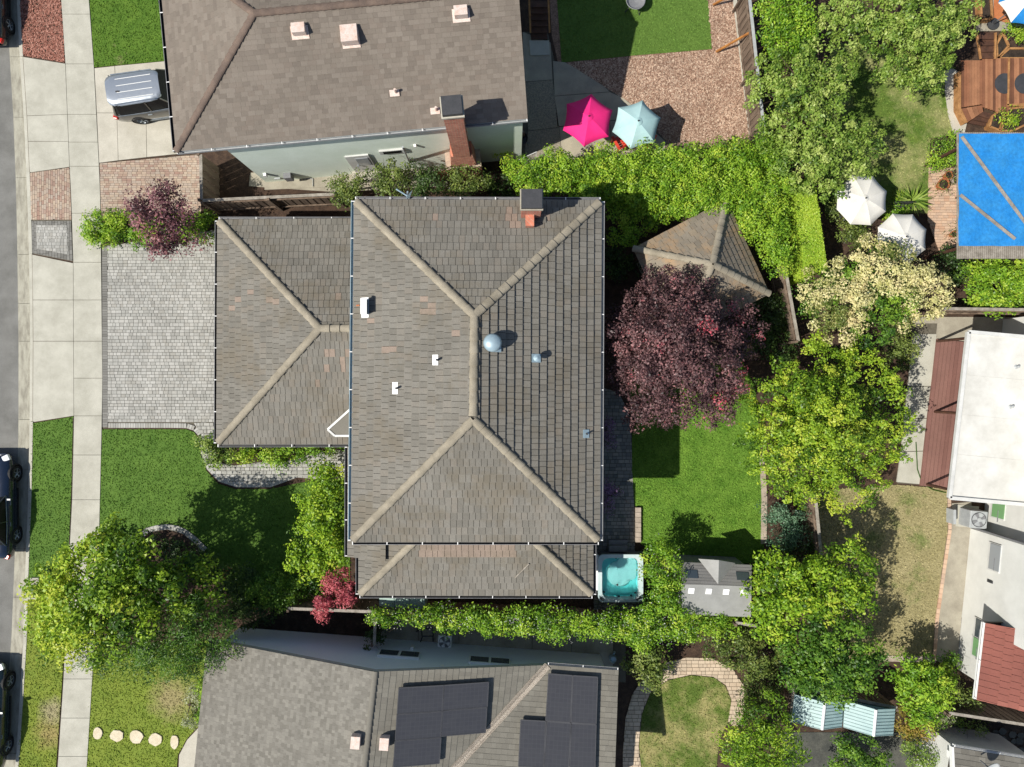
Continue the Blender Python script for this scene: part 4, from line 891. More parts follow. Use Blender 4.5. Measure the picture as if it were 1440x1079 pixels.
# ---- white house on the east side
eh = thing('two_storey_house', 'white stucco house with flat white patio roof and red tile wing', 'house', (22, -8, 0))
c0 = P(1364, 743, 0); c1 = P(1345, 940, 0); d = (c1-c0).normalized(); o_ = Vector((-d.y, d.x, 0)); o_ = o_ if o_.x > 0 else -o_
j = c0+d*3.9
wallbox('wall', [c0[:2], j[:2], (j+o_*9)[:2], (c0+o_*9)[:2]], 0, 6.0, 'white_stucco', eh)
back0 = c0-d*2.2+o_*.55; wallbox('rear_wall', [(back0-d*7)[:2], (c0+o_*.55)[:2], (c0+o_*9.1)[:2], (back0-d*7+o_*9)[:2]], 0, 5.8, 'white_stucco', eh)
wallbox('wing_wall', [(j+o_*.02)[:2], c1[:2], (c1+o_*8)[:2], (j+o_*8)[:2]], 0, 2.7, 'white_stucco', eh)
MB().tube(c0+o_*.02-d*.06, c0+o_*.02-d*.06+Vector((0, 0, 5.8)), .05, .05, 8).build('downpipe', 'mid_grey', eh)
def ewall(px, py, w, h, name, mat, parent, off=0, dd=.05, base=c0):
    nrm = -o_; oo = Vector((0, 0, H)); dr = Vector(((px-720)/FP, (539.5-py)/FP, -1)); t = (base+nrm*off-oo).dot(nrm)/dr.dot(nrm); q = oo+dr*t
    return MB().box(q+nrm*(dd/2), (w, dd, h), math.atan2(d.y, d.x)).build(name, mat, parent)
for px, py, w, h, m_, b_ in ((1404, 718, .62, .75, 'glass_green', c0+o_*.55), (1399, 784, 1.05, .62, 'glass_grey', c0), (1378, 885, .75, .55, 'glass_blue', c0), (1374, 911, .75, .5, 'glass_green', c0)):
    f = ewall(px, py, w+.1, h+.1, 'window', 'white_trim', eh, base=b_); ewall(px, py, w, h, 'pane', m_, f, .055, .02, b_); ewall(px-.3, py+ (10 if w > 1 else 8), .5, .03, 'sill', 'mid_grey', f, .06, .03, b_)
ew = ewall(1393, 818, .1, .3, 'wall_lamp', 'dark_grey', eh)
e0, e1 = P(1386, 876, 2.6), P(1373.5, 984, 2.6); e2 = P(1470, 1008, 4.0); e3 = e0+(e2-e1)
tp = [e0, e1, e2, e3]; rr_ = roof_body('tile_roof', [tp], [e0, e1, Vector((e2.x, e2.y, 2.6)), Vector((e3.x, e3.y, 2.6))], .16, 'roof_deck', eh)
rnd = random.Random(6); tr = roof_tiles(tp, .34, .26, .05, rnd, wj=.03)
UR = UT.copy(); UR.materials[0] = MATS['tile_red']
MBt = [t for t in tr]; cand = [i for i, t in enumerate(tr) if t[3]][:300]; single = set(cand)
for i in single:
    t = tr[i]; p0, u, v, n, uu, vv, w, hgt, lf, th = t[4]; o = p0+u*uu+v*vv+n*.002; t3 = th+lf-.002
    if u.cross(v).dot(n) < 0: o = o+u*w; u = -u
    inst('roof_tile', UR, Matrix(((u.x*w, v.x*hgt, n.x*t3, o.x), (u.y*w, v.y*hgt, n.y*t3, o.y), (u.z*w, v.z*hgt, n.z*t3, o.z), (0, 0, 0, 1))), rr_)
rest = [t for i, t in enumerate(tr) if i not in single]
if rest: tiles_mesh(rest).build('cut_tiles', 'tile_red', rr_, kind='stuff')
gutter([e0, e1], rr_, 'plastic_white', w=.1, out=1 if (e1-e0).y < 0 else -1)
f0, f1 = P(1361, 467, 3.0), P(1334.5, 700, 3.0); f2 = P(1426, 708, 3.0)+Vector((2.2, -.2, 0)); f3 = f0+(f2-f1)
fr_ = MB().prism([f0, f1, f2, f3], .16).build('flat_roof', 'white_membrane', eh)
for p, q in ((f0, f1), (f1, f2), (f0, f3)):
    dd_ = (q-p).normalized(); s = Vector((-dd_.y, dd_.x, 0))*.07; z1 = Vector((0, 0, .09)); z0 = Vector((0, 0, -.02))
    MB().add([r+s*a+b for r in (p, q) for a, b in ((-1, z0), (1, z0), (1, z1), (-1, z1))], [(0, 1, 2, 3), (7, 6, 5, 4), (0, 4, 5, 1), (1, 5, 6, 2), (2, 6, 7, 3), (3, 7, 4, 0)]).build('roof_edge', 'white_trim', fr_)
for f in (.26, .5, .74):
    p = f0.lerp(f1, f)+Vector((.12, 0, .004)); q = f3.lerp(f2, f)+Vector((0, 0, .004)); MB().tube(p, q, .012, .012, 4).build('membrane_seam', 'white_membrane', fr_)
for px, py in ((1429, 516), (1421, 572)):
    q = P(px, py, 3.0); MB().lathe(q, [(.09, 0), (.05, .03), (.05, .16), (.02, .17)], 12).build('roof_pipe', 'light_grey', fr_)
for px, py in ((1318, 480), (1314, 579), (1303, 681)):
    q = P(px, py, .1); MB().tube(q, (q.x, q.y, 2.9), .06, .06, 8).build('post', 'wood_brown', eh)
dk = thing('patio_deck', 'red-brown board deck below the flat white patio roof', 'deck', P(1320, 590, 0))
k0, k1_, k2, k3 = P(1318, 477, .14), P(1294, 683, .14), P(1380, 692, .14), P(1404, 486, .14)
for i in range(16):
    t0, t1 = i/16+.003, (i+1)/16-.003
    MB().prism([k0.lerp(k3, t0), k1_.lerp(k2, t0), k1_.lerp(k2, t1), k0.lerp(k3, t1)], .12).build('board', 'deck_red', dk)

# ---- house in the southeast corner
ch_ = thing('single_storey_house', 'white house with grey shingle roof and white gutter behind the flagstones', 'house', P(1400, 1080, 0))
h0, h1 = P(1341.5, 1051, 2.7), P(1470, 1072, 2.7); dd_ = (h1-h0).normalized(); nn_ = Vector((dd_.y, -dd_.x, 0))
h2, h3 = h1+nn_*3.5+Vector((0, 0, 1.2)), h0+nn_*3.5+Vector((0, 0, 1.2))
hp = [h1, h0, h3, h2]; hr = roof_body('roof', [hp], [h0, h1, Vector((h2.x, h2.y, 2.7)), Vector((h3.x, h3.y, 2.7))], .18, 'roof_deck', ch_)
tiles_mesh(roof_tiles(hp, .2, .3, .014, random.Random(2))).build('shingles', 'shingle_pale', hr, kind='stuff')
gutter([h1, h0], hr, 'plastic_white', w=.1, out=1)
MB().add([h0, h3, h3-Vector((0, 0, .2)), h0-Vector((0, 0, .2)), h0-dd_*.08, h3-dd_*.08, h3-dd_*.08-Vector((0, 0, .2)), h0-dd_*.08-Vector((0, 0, .2))], [(0, 1, 2, 3), (7, 6, 5, 4), (0, 4, 5, 1), (3, 2, 6, 7)]).build('barge_board', 'plastic_white', hr)
wallbox('wall', [(h0+dd_*.35+nn_*.2)[:2], (h1+nn_*.2)[:2], (h1+nn_*6)[:2], (h0+dd_*.35+nn_*6)[:2]], 0, 2.6, 'white_stucco', ch_)
MB().box((P(1337, 1062, 2.2)), (.12, .3, .35)).build('wall_lamp', 'plastic_white', ch_)
def dish(px, py, base, r, label):
    c = P(px, py, base); t = thing('satellite_dish', label, 'satellite dish', c)
    rot = (Matrix.Rotation(R(20), 3, 'X') @ Matrix.Rotation(R(15), 3, 'Y'))
    cc = c+Vector((0, 0, .45))
    MB().lathe(cc, [(.02, 0), (r*.5, .03), (r*.85, .09), (r, .14), (r*.99, .155), (r*.84, .105), (r*.5, .045), (.02, .015)], 24, rot=rot).build('reflector', 'light_grey', t, smooth=True)
    MB().path([cc+rot@Vector((0, -r*.9, .1)), cc+rot@Vector((.05, 0, .5))], .015).build('feed_arm', 'mid_grey', t); MB().box(cc+rot@Vector((.05, 0, .5)), (.09, .09, .12)).build('receiver', 'dark_grey', t)
    MB().tube(c-Vector((0, 0, .05)), cc, .03, .03, 8).build('mast', 'mid_grey', t)
dish(1380, 1071, 3.1, .36, 'round white satellite dish on the grey shingle roof corner')
# ------------------------------------------------------------------ umbrellas
def umbrella(px, py, zr, zt, rad, n, rot, mats, label, base=None, tilt=(0, 0), group=None, sag=.06):
    hub = P(px, py, zt) if base is None else Vector((*P(*base, 0)[:2], zt)); g = Vector((hub.x, hub.y, .05))
    t = thing('patio_umbrella', label, 'umbrella', g, group)
    rim = [hub+Vector((rad*math.cos(rot+2*math.pi*i/n), rad*math.sin(rot+2*math.pi*i/n), zr-zt)) for i in range(n)]
    for v in rim: v.z += (v.x-hub.x)*tilt[0]+(v.y-hub.y)*tilt[1]
    cn = MB().lathe(hub+Vector((0, 0, -.02)), [(.02, 0), (.16, -.03), (.17, -.01), (.05, .05), (.01, .06)], 14).build('canopy', mats[0], t)
    for i in range(n):
        a_, b_ = rim[i], rim[(i+1) % n]; vs = [hub]; K = 4; rows = [[0]]
        for k in range(1, K+1):
            f = k/K; row = []
            for j in range(K+1):
                s = j/K; p = a_.lerp(b_, s); q = hub.lerp(p, f*(1-sag*4*s*(1-s)*f)); q.z += .05*math.sin(math.pi*f)-.035*4*s*(1-s)*f; row.append(len(vs)); vs.append(q)
            rows.append(row)
        fs = [(0, rows[1][j], rows[1][j+1]) for j in range(K)]
        for k in range(1, K):
            fs += [(rows[k][j], rows[k+1][j], rows[k+1][j+1], rows[k][j+1]) for j in range(K)]
        m_ = len(vs); vs2 = [Vector(v)-Vector((0, 0, .008)) for v in vs]
        MB().add(vs+vs2, fs+[tuple(m_+x for x in f[::-1]) for f in fs]+[(rows[K][j], m_+rows[K][j], m_+rows[K][j+1], rows[K][j+1]) for j in range(K)]).build('canopy_panel', mats[i % len(mats)], cn, smooth=True)
        MB().tube(hub-Vector((0, 0, .04)), a_-Vector((0, 0, .02)), .012, .009, 5).build('rib', 'metal', t)
    MB().tube(g, hub+Vector((0, 0, .02)), .024, .022, 10).build('pole', 'metal', t)
    MB().lathe(hub+Vector((0, 0, .03)), [(.03, 0), (.035, .03), (.012, .08)], 10).build('finial', 'dark_grey', t)
    MB().lathe(g, [(.26, 0), (.26, .05), (.06, .09), (.05, .3), (.03, .3)], 20).build('base', 'dark_grey', t)
    return t
umbrella(828, 164, 1.95, 2.36, 1.09, 6, R(82), ['pink_fabric'], 'hot pink hexagonal patio umbrella on the concrete patio')
umbrella(897.5, 170.5, 2.0, 2.4, 1.03, 6, R(76), ['aqua_fabric'], 'pale aqua patio umbrella standing beside the pink one')
umbrella(1217, 279, 2.2, 2.5, 1.08, 8, R(65), ['cream_fabric'], 'fully sunlit off-white octagonal umbrella beside the lawn', group='white umbrellas', sag=.02)
umbrella(1274, 333, 2.3, 2.6, 1.06, 8, R(65), ['cream_fabric'], 'off-white umbrella half shaded by the cream flowering tree', group='white umbrellas', sag=.02)
umbrella(1450, -5, 2.2, 2.7, 1.25, 8, R(10), ['cream_fabric', 'blue_fabric'], 'blue and white striped umbrella over the terracotta floor', base=(1395, 35))
# ------------------------------------------------------------------ hot tub and steps
ht = thing('hot_tub', 'square white hot tub with turquoise water beside the house', 'hot tub', P(872, 813, 0))
x0, x1 = P(841, 0, .9).x, P(904.5, 0, .9).x; y1, y0 = P(0, 780, .9).y, P(0, 847, .9).y
def rr(x0, x1, y0, y1, r, n=5):
    o = []
    for cx, cy, s in ((x1-r, y1-r, 0), (x0+r, y1-r, 1), (x0+r, y0+r, 2), (x1-r, y0+r, 3)):
        for k in range(n): an = math.pi/2*(s+k/(n-1)); o.append((cx+r*math.cos(an), cy+r*math.sin(an)))
    return o
def ring(mb, a_, za, b_, zb):
    n = len(a_); mb.add([(x, y, za) for x, y in a_]+[(x, y, zb) for x, y in b_], [(i, (i+1) % n, (i+1) % n+n, i+n) for i in range(n)])
out_ = rr(x0, x1, y0, y1, .22); inn = rr(x0+.17, x1-.17, y0+.15, y1-.15, .28)
m = MB(); ring(m, rr(x0+.05, x1-.05, y0+.05, y1-.05, .2), 0, rr(x0+.05, x1-.05, y0+.05, y1-.05, .2), .82); m.build('cabinet', 'mid_grey', ht)
m = MB(); ring(m, out_, .8, out_, .9); ring(m, out_, .9, inn, .9); ring(m, inn, .9, rr(x0+.2, x1-.2, y0+.18, y1-.18, .26), .62); sh_ = m.build('rim', 'acrylic', ht, smooth=False)
M('tub_shell', (.2, .72, .72), (.36, .8, .8), 1.5, .3, fine=.02)
m = MB(); i0 = rr(x0+.2, x1-.2, y0+.18, y1-.18, .26); i1 = rr(x0+.55, x1-.5, y0+.55, y1-.6, .3); i2 = rr(x0+.6, x1-.55, y0+.6, y1-.65, .25)
ring(m, i0, .63, i0, .52); ring(m, i0, .52, i1, .46); ring(m, i1, .46, i2, .12); n_ = len(i2); m.add([(x, y, .12) for x, y in i2], [tuple(range(n_))])
m.build('basin', 'tub_shell', ht)
M('tub_pale', (.74, .85, .84), (.8, .85, .85), 1.5, .3, fine=.02)
MB().prism([(x, y, .6) for x, y in rr(x0+.85, x1-.24, y1-1.15, y1-.22, .2)], .3).build('lounge_seat', 'tub_pale', ht)
MB().lathe(((x0+x1)/2, (y0+y1)/2+.1, .3), [(.55, 0), (.55, .22), (.48, .26), (.02, .26)], 28).build('centre_step', 'tub_pale', ht, smooth=True)
MB().prism([(x, y, .70) for x, y in rr(x0+.205, x1-.205, y0+.185, y1-.185, .26)], .01).build('water', 'tub_water', ht)
for px, py in ((849, 832), (848, 839), (870, 838), (887, 837), (893, 833), (866, 784), (868, 822)):
    q = P(px, py, .66); MB().lathe((q.x, q.y, .71), [(.045, 0), (.045, .03), (.02, .045)], 10).build('jet', 'dark_grey', ht)
for px, py in ((846, 842), (898, 842)):
    q = P(px, py, .9); MB().box((q.x, q.y, .93), (.22, .08, .07), R(-35 if px < 870 else 35)).build('headrest', 'dark_grey', ht, bevel=.02)
MB().box((P(838, 803, .5).x, P(838, 803, .5).y, .55), (.14, 1.5, .5)).build('folded_cover', 'plastic_white', ht)
st_ = thing('tub_steps', 'dark grey two-tread steps in front of the hot tub', 'steps', P(869, 768, 0))
for i, (ya, yb, z) in enumerate(((759.5, 767.5, .22), (767.5, 776.5, .42))):
    q0, q1 = P(856, ya, z), P(882.5, yb, z); MB().box(((q0.x+q1.x)/2, (q0.y+q1.y)/2, z/2), (q1.x-q0.x, q0.y-q1.y-.01, z)).build('tread', 'mid_grey', st_, bevel=.015)
# mint cabinet below the south eave
mc = thing('storage_cabinet', 'pale mint storage cabinet tucked under the lower roof edge', 'cabinet', P(565, 850, 0))
q0, q1 = P(533, 832, 1.1), P(598, 862, 1.1)
MB().box(((q0.x+q1.x)/2, (q0.y+q1.y)/2, .53), (q1.x-q0.x-.06, q0.y-q1.y-.06, 1.06)).build('body', 'mint_resin', mc)
for i in range(3):
    a_ = q0.x+(q1.x-q0.x)*i/3; MB().box((a_+(q1.x-q0.x)/6, (q0.y+q1.y)/2, 1.09), ((q1.x-q0.x)/3-.02, q0.y-q1.y, .05)).build('lid_panel', 'mint_resin', mc)
# ------------------------------------------------------------------ sheds
sd = thing('resin_shed', 'grey resin garden shed with a small front gable and four roof skylights', 'shed', P(1008, 825, 0))
ze, zr = 1.9, 2.5
a_, b_ = P(958, 791, ze), P(1057, 795, ze); c_, d_ = P(1056, 868, ze), P(959, 864, ze); r0, r1 = P(958, 822, zr), P(1057, 825, zr)
rb = roof_body('roof', [[b_, a_, r0, r1], [d_, c_, r1, r0]], [a_, d_, c_, b_], .08, 'resin_grey', sd)
MB().add([a_+Vector((.02, 0, -.05)), r0+Vector((.02, 0, -.06)), d_+Vector((.02, 0, -.05)), b_+Vector((-.02, 0, -.05)), r1+Vector((-.02, 0, -.06)), c_+Vector((-.02, 0, -.05))], [(0, 1, 2), (5, 4, 3)]).build('gable_end', 'resin_grey', sd)
tiles_mesh(roof_tiles([b_, a_, r0, r1], .13, .6, .012, random.Random(1))).build('shingle_courses', 'resin_shingle', rb, kind='stuff')
MB().prism([v+Vector((s1_, s2_, -ze+1.88)) for v, s1_, s2_ in ((a_, .1, -.12), (d_, .1, .12), (c_, -.1, .12), (b_, -.1, -.12))], 1.88).build('wall', 'resin_grey', sd)
gp, gl, gr_, gv = P(1011, 788, 2.45), P(982, 786, 1.93), P(1034, 792, 1.93), P(1010, 822, 2.52)
vl, vr = P(984, 790, 1.95), P(1033, 794, 1.95)
fg = MB().add([gl, gp, gv, gr_], [(0, 2, 1), (1, 2, 3)]).add([gl-Vector((0, 0, .06)), gp-Vector((0, 0, .06)), gr_-Vector((0, 0, .06)), gl, gp, gr_], [(0, 1, 4, 3), (1, 2, 5, 4), (2, 1, 0)]).build('front_gable', 'resin_grey', sd)
p0, n = plane_of([d_, c_, r1]); u = (c_-d_).normalized()
for px in (972, 996.5, 1021, 1045.5): plate(onplane(px, 830.5+(px-972)*.03, p0, n), u, n.cross(u), n, .24, .27, .02, 'skylight', 'plastic_white', rb, .01)
p0, n = plane_of([b_, a_, r0]); u = (b_-a_).normalized()
for px, py in ((972, 808), (1044, 811)): plate(onplane(px, py, p0, n), u, n.cross(u), n, .5, .34, .02, 'roof_window', 'glass_blue', rb, .03)
def tshed(q, label):
    wl0, wl1, rg0, rg1, el0, el1 = [P(*v) for v in q]
    t = thing('metal_shed', label, 'shed', Vector(((wl0.x+el1.x)/2, (wl0.y+el1.y)/2, 0)), 'pale teal metal sheds')
    for A, B, C_, D in ((wl0, wl1, rg1, rg0), (el1, el0, rg0, rg1)):
        pl = MB().prism([A, B, C_, D], .03).build('roof_panel', 'teal_metal', t); k = 8
        for i in range(k+1):
            f = i/k; p = A.lerp(B, f); q_ = D.lerp(C_, f); MB().tube(p+Vector((0, 0, .012)), q_+Vector((0, 0, .012)), .016, .016, 5).build('seam', 'teal_metal', pl)
    MB().tube(rg0+Vector((0, 0, .02)), rg1+Vector((0, 0, .02)), .055, .055, 6).build('ridge_strip', 'plastic_white', t)
    zz = 1.85; ins = lambda v, dx, dy: Vector((v.x+dx, v.y+dy, zz))
    MB().prism([ins(wl0, .08, -.08), ins(wl1, .08, .08), ins(el1, -.08, .08), ins(el0, -.08, -.08)], zz).build('wall', 'teal_metal', t)
tshed([(1117.5, 977, 1.95), (1113, 1015, 1.95), (1159.5, 988, 2.4), (1155.5, 1026, 2.4), (1186, 985.5, 1.95), (1184, 1022, 1.95)], 'pale teal metal shed with white ridge, next to the weathered fence post')
tshed([(1188, 985.5, 1.95), (1186, 1022.5, 1.95), (1231.5, 998, 2.4), (1228, 1035, 2.4), (1259, 997, 1.95), (1256, 1033.5, 1.95)], 'pale teal metal shed with white ridge, next to the rust-tinged shrub')
# ------------------------------------------------------------------ blue covered pergola
pg = thing('pergola', 'timber pergola with rows of thin slats beneath the blue cover', 'pergola', P(1400, 280, 0))
zp = 2.5; A_, B_ = P(1345, 188, zp), P(1345, 364, zp); ex_ = P(1480, 188, zp).x
for i in range(48):
    x = P(1346.5+i*2.8, 0, zp).x; ya, yb = P(0, 186.5, zp).y, P(0, 364, zp).y
    MB().box((x, (ya+yb)/2, zp), (.045, ya-yb, .06)).build('slat', 'wood_grey', pg)
for py in (200, 278, 350):
    q = P(1345, py, zp-.09); MB().box(((q.x+ex_)/2, q.y, zp-.1), (ex_-q.x, .07, .13)).build('beam', 'wood_brown', pg)
for px, py in ((1352, 206), (1352, 348), (1470, 206), (1470, 348)):
    q = P(px, py, zp); MB().box((q.x, q.y, zp/2-.08), (.1, .1, zp-.17)).build('post', 'wood_brown', pg)
tp_ = thing('blue_cover', 'bright blue fabric cover held on the pergola by diagonal battens', 'cover', P(1400, 265, zp+.05))
n_ = 18; mb = MB(); vs = []
for i in range(n_+1):
    for jx in range(n_+1):
        q = P(1348.5+jx*(131/n_), 188+i*(158/n_), zp+.11); q.z += .022*math.sin(jx*1.3+i*.7)+.014*math.sin(i*2.1-jx*.9)-.03*abs(math.sin(i*.55)); vs.append(q)
mb.add(vs, [(i*(n_+1)+jx, (i+1)*(n_+1)+jx, (i+1)*(n_+1)+jx+1, i*(n_+1)+jx+1) for i in range(n_) for jx in range(n_)])
mb.build('fabric', 'blue_fabric', tp_, smooth=True)
for p, q in (((1353, 192), (1452, 326)), ((1351, 274), (1428, 336))):
    a_, b_ = P(*p, zp+.19), P(*q, zp+.19); d = (b_-a_).normalized(); s = Vector((-d.y, d.x, 0))*.055; z = Vector((0, 0, .03))
    MB().prism([a_-s, b_-s, b_+s, a_+s], .05).build('batten', 'wood_grey', tp_)
# ------------------------------------------------------------------ timber deck
dk = thing('timber_deck', 'brown timber deck with angled corner boards and dark round mats inset', 'deck', P(1400, 110, 0)); zd = .38
for i in range(33):
    xa = 1352+i*3.7; y0_ = 82+(3 if i < 8 else 0); y1_ = 151-(i*.6 if i < 8 else 0) + (0 if i < 8 else min(12, (i-8)*1.2) if i < 18 else -2)
    slab('board', [(xa+.12, y0_), (xa+3.58, y0_), (xa+3.58, y1_), (xa+.12, y1_)], zd+(.004 if i % 2 else 0), .05, 'deck_board', dk)
for i in range(4):
    t0, t1 = i/4+.01, (i+1)/4-.01; L2 = lambda a, b, t: (a[0]+(b[0]-a[0])*t, a[1]+(b[1]-a[1])*t)
    slab('corner_board', [L2((1352, 153), (1381, 148), t0), L2((1352, 153), (1381, 148), t1), L2((1361, 172), (1383, 157), t1), L2((1361, 172), (1383, 157), t0)], zd-.02, .05, 'deck_board', dk)
slab('edge_board', [(1347.5, 101), (1351.5, 101), (1351.5, 152), (1361, 172), (1357.5, 173.5), (1347.5, 153)], zd-.01, .38, 'wood_orange', dk)
slab('joist_board', [(1418, 82), (1420.5, 82), (1419, 148), (1416.5, 148)], zd+.03, .05, 'wood_orange', dk); slab('joist_board', [(1416, 146.5), (1470, 144), (1470, 148), (1416, 150)], zd+.03, .05, 'wood_orange', dk)
for cx, lo in ((1413, 1), (1441, 0)):
    slab('round_mat', [(min(cx+14*math.cos(k*.2618), 1416.8 if lo else 1500), 117.5+14.5*math.sin(k*.2618)) for k in range(24)], zd+.02, .02, 'dark_grey', dk)
def stair(label, treads, mat='wood_brown', rails=()):
    t = thing('timber_stairs', label, 'stairs', P(*treads[0][0][0], 0))
    for q, z in treads: slab('tread', q, z, .06, mat, t)
    for p, q in rails: MB().tube(P(*p), P(*q), .05, .05, 4).build('side_board', 'wood_orange', t)
    return t
stair('dark brown timber steps down from the angled deck corner', [([(1383, 157), (1395, 160.5), (1391, 167.5), (1375, 162)], .28), ([(1375, 162), (1391, 168), (1390, 173), (1367, 168)], .19), ([(1367, 168.5), (1390, 174), (1388, 178), (1361, 173)], .1)])
stair('timber steps rising from the deck to the paved terrace', [([(1377, 46), (1398, 46), (1398, 55), (1378, 55)], .75), ([(1378, 55.5), (1398, 55.5), (1398, 64), (1379, 64)], .65), ([(1379, 64.5), (1398, 64.5), (1398, 73), (1380, 73)], .55), ([(1380, 73.5), (1398, 73.5), (1398, 82), (1381, 82)], .46)], rails=(((1373, 46, .8), (1379, 83, .45)), ((1400, 46, .8), (1399, 83, .45))))
stair('dark timber stairs in the shade of the brown shingle roof', [([(746, 2+i*9), (769, 2+i*9), (770, 10+i*9), (747, 10+i*9)], .95-i*.16) for i in range(6)], rails=(((744, -4, 1.9), (746, 46, 1.0)), ((771, -4, 1.9), (773, 46, 1.0))))
slab('stair_landing', [(744, 57), (772, 57), (773, 77), (746, 78)], .1, .1, 'concrete', label='pale concrete pad at the foot of the dark timber stairs')
def planter(label, pts, z=.35, plant=None):
    t = thing('planter_box', label, 'planter', P(*pts[0], 0)); slab('soil_fill', pts, z-.06, .2, 'soil_dark', t); n = len(pts)
    for i in range(n):
        a_, b_ = P(*pts[i], z), P(*pts[(i+1) % n], z); d = (b_-a_).normalized(); s = Vector((-d.y, d.x, 0))*.04
        MB().prism([a_-s, b_-s, b_+s, a_+s], z).build('side_board', 'wood_orange', t)
planter('triangular orange timber planter beside the terrace steps', [(1402, 62), (1411, 46), (1419, 64), (1403, 82)])
planter('long timber planter with white flowers above the deck', [(1404, 82), (1420, 68), (1462, 68), (1462, 82)])
planter('timber planter with a lime shrub below the deck', [(1396, 163), (1414, 150), (1416, 152), (1406, 183), (1392, 178)])
planter('timber planter against the slatted pergola holding a round lime shrub', [(1416, 153), (1450, 150), (1450, 172), (1424, 184), (1408, 184)])
planter('weathered planter trough beside the terracotta terrace', [(1379, -6), (1394, -6), (1396, 26), (1381, 27)])
# ------------------------------------------------------------------ fences
def fence(label, p, q, h=1.8, mat='wood_fence', bw=.15, both=False, capmat='wood_grey', group=None, cat='fence', name='board_fence'):
    """pixel positions of the fence line on the ground"""
    a_, b_ = P(*p, 0), P(*q, 0); d = b_-a_; L = d.length; d.normalize(); s = Vector((-d.y, d.x, 0)); rz_ = math.atan2(d.y, d.x)
    t = thing(name, label, cat, a_, group); k = max(2, int(L/bw)); me = None
    for i in range(k):
        c = a_+d*((i+.5)*L/k)+s*(.02 if i % 2 else .0); o_h = h-.06
        if me is None:
            ob = MB().box((c.x, c.y, o_h/2), (L/k-.012, .022, o_h), rz_).build('board', mat, t); me = ob.data; c0_ = c
        else: inst('board', me, Matrix.Translation(Vector((c.x, c.y, 0))), t)
    for z in (.35, h-.3): MB().box(((a_+b_)/2-s*.04+Vector((0, 0, z))), (L, .05, .09), rz_).build('rail', mat, t)
    MB().box(((a_+b_)/2+Vector((0, 0, h-.02))), (L, .12, .035), rz_).build('cap_rail', capmat, t)
    np_ = max(1, int(L/2.4))
    for i in range(np_+1):
        c = a_+d*(i*L/np_)-s*.09; MB().box((c.x, c.y, h/2+.02), (.1, .1, h+.04), rz_).build('post', mat, t)
    return t
g2p = lambda px, py, z=1.8: ((px-720)*(H-z)/H+720, (py-539.5)*(H-z)/H+539.5)
fence('weathered timber fence with pale cap beside the concrete side path', g2p(284, 282), g2p(470, 273))
fence('dark timber fence panel closing off the brick parking pad', g2p(282, 217), g2p(283, 281))
fence('timber board fence along the bark mulch yard', g2p(1053, -15), g2p(1077, 205), capmat='light_grey')
fence('timber fence with pale cap beside the lime clipped hedge', g2p(1104, 375), g2p(1123, 480))
fence('timber fence with pale cap by the blue-green shrub', g2p(1146, 690), g2p(1156, 790))
fence('timber fence with pale cap above the dark soil strip and pink maple', g2p(405, 856), g2p(522, 860.5))
fence('timber fence half buried in the flowering hedge', g2p(522, 861), g2p(955, 882))
fence('low timber fence behind the grey resin shed', g2p(1035, 876), g2p(1085, 884))
fence('grey board fence above the two teal sheds', g2p(1112, 966), g2p(1262, 996))
fence('weathered fence panel beside the first teal shed', g2p(1118, 962), g2p(1111, 1022))
fence('board fence below the red tile roof', g2p(1335, 1003), g2p(1470, 1024))
fence('grey wooden fence behind the white flat roof', g2p(1322, 434), g2p(1470, 436))
fence('shaded timber gate fence between hedge and blue wall', g2p(528, 866), g2p(526, 908))
for i, (p, q, l) in enumerate((((1007, 73, .1), (1056, 45, 1.4), 'orange timber plank propped against the mulch yard fence'), ((1003, 7, .1), (1022, -4, .7), 'short timber plank leaning at the corner of the artificial turf'))):
    MB().tube(P(*p), P(*q), .05, .05, 4).build('leaning_plank', 'plank_orange', None, l, 'plank')
# lattice panel
lt = thing('lattice_panel', 'leaning white and dark lattice panel at the patio corner', 'lattice', P(735, 232, 0))
o0, o1, o2 = P(726, 240, .15), P(752, 228, .15), P(728, 226, .9); uu, vv = (o1-o0), (o2-o0)
for i in range(8):
    f = (i+.5)/8
    for (p, q) in ((o0+uu*f, o0+vv*f), (o1+vv*1.0-uu*0-uu*f*1.0, o1+vv*(1-f))): 
        MB().tube(p, q, .014, .014, 4).build('lattice_strip', 'white_trim', lt)
for p, q in ((o0, o1), (o0, o2), (o2, o2+uu), (o1, o1+vv)): MB().tube(p, q, .022, .022, 4).build('frame_strip', 'white_trim', lt)
# ------------------------------------------------------------------ air conditioners
def ac(px, py, w, h, rz_, label, mat='light_grey', extra=False):
    c = P(px, py, 0); t = thing('air_conditioner', label, 'air conditioner', c)
    MB().box((c.x, c.y, h/2+.05), (w, w, h), rz_).build('cabinet', mat, t, bevel=.03); top = h+.05
    MB().lathe((c.x, c.y, top-.03), [(w*.43, 0), (w*.43, .04), (w*.4, .05), (w*.4, .02)], 24).build('fan_ring', 'dark_grey', t)
    MB().lathe((c.x, c.y, top+.0), [(w*.12, 0), (w*.12, .045), (.01, .05)], 14).build('fan_hub', 'light_grey', t)
    for k in range(4):
        an = k*math.pi/2+.4; d = Vector((math.cos(an), math.sin(an), 0)); s = Vector((-d.y, d.x, 0))
        MB().prism([Vector((c.x, c.y, top+.025))+d*w*.1-s*.03, Vector((c.x, c.y, top+.025))+d*w*.38-s*.08, Vector((c.x, c.y, top+.03))+d*w*.38+s*.08, Vector((c.x, c.y, top+.03))+d*w*.1+s*.03], .01).build('fan_blade', 'mid_grey', t)
    MB().box((c.x, c.y, .04), (w+.2, w+.2, .06), rz_).build('pad', 'concrete', t)
    return t
ac(1359, 726, .74, .78, R(-5), 'grey air conditioner with top fan beside the white wall')
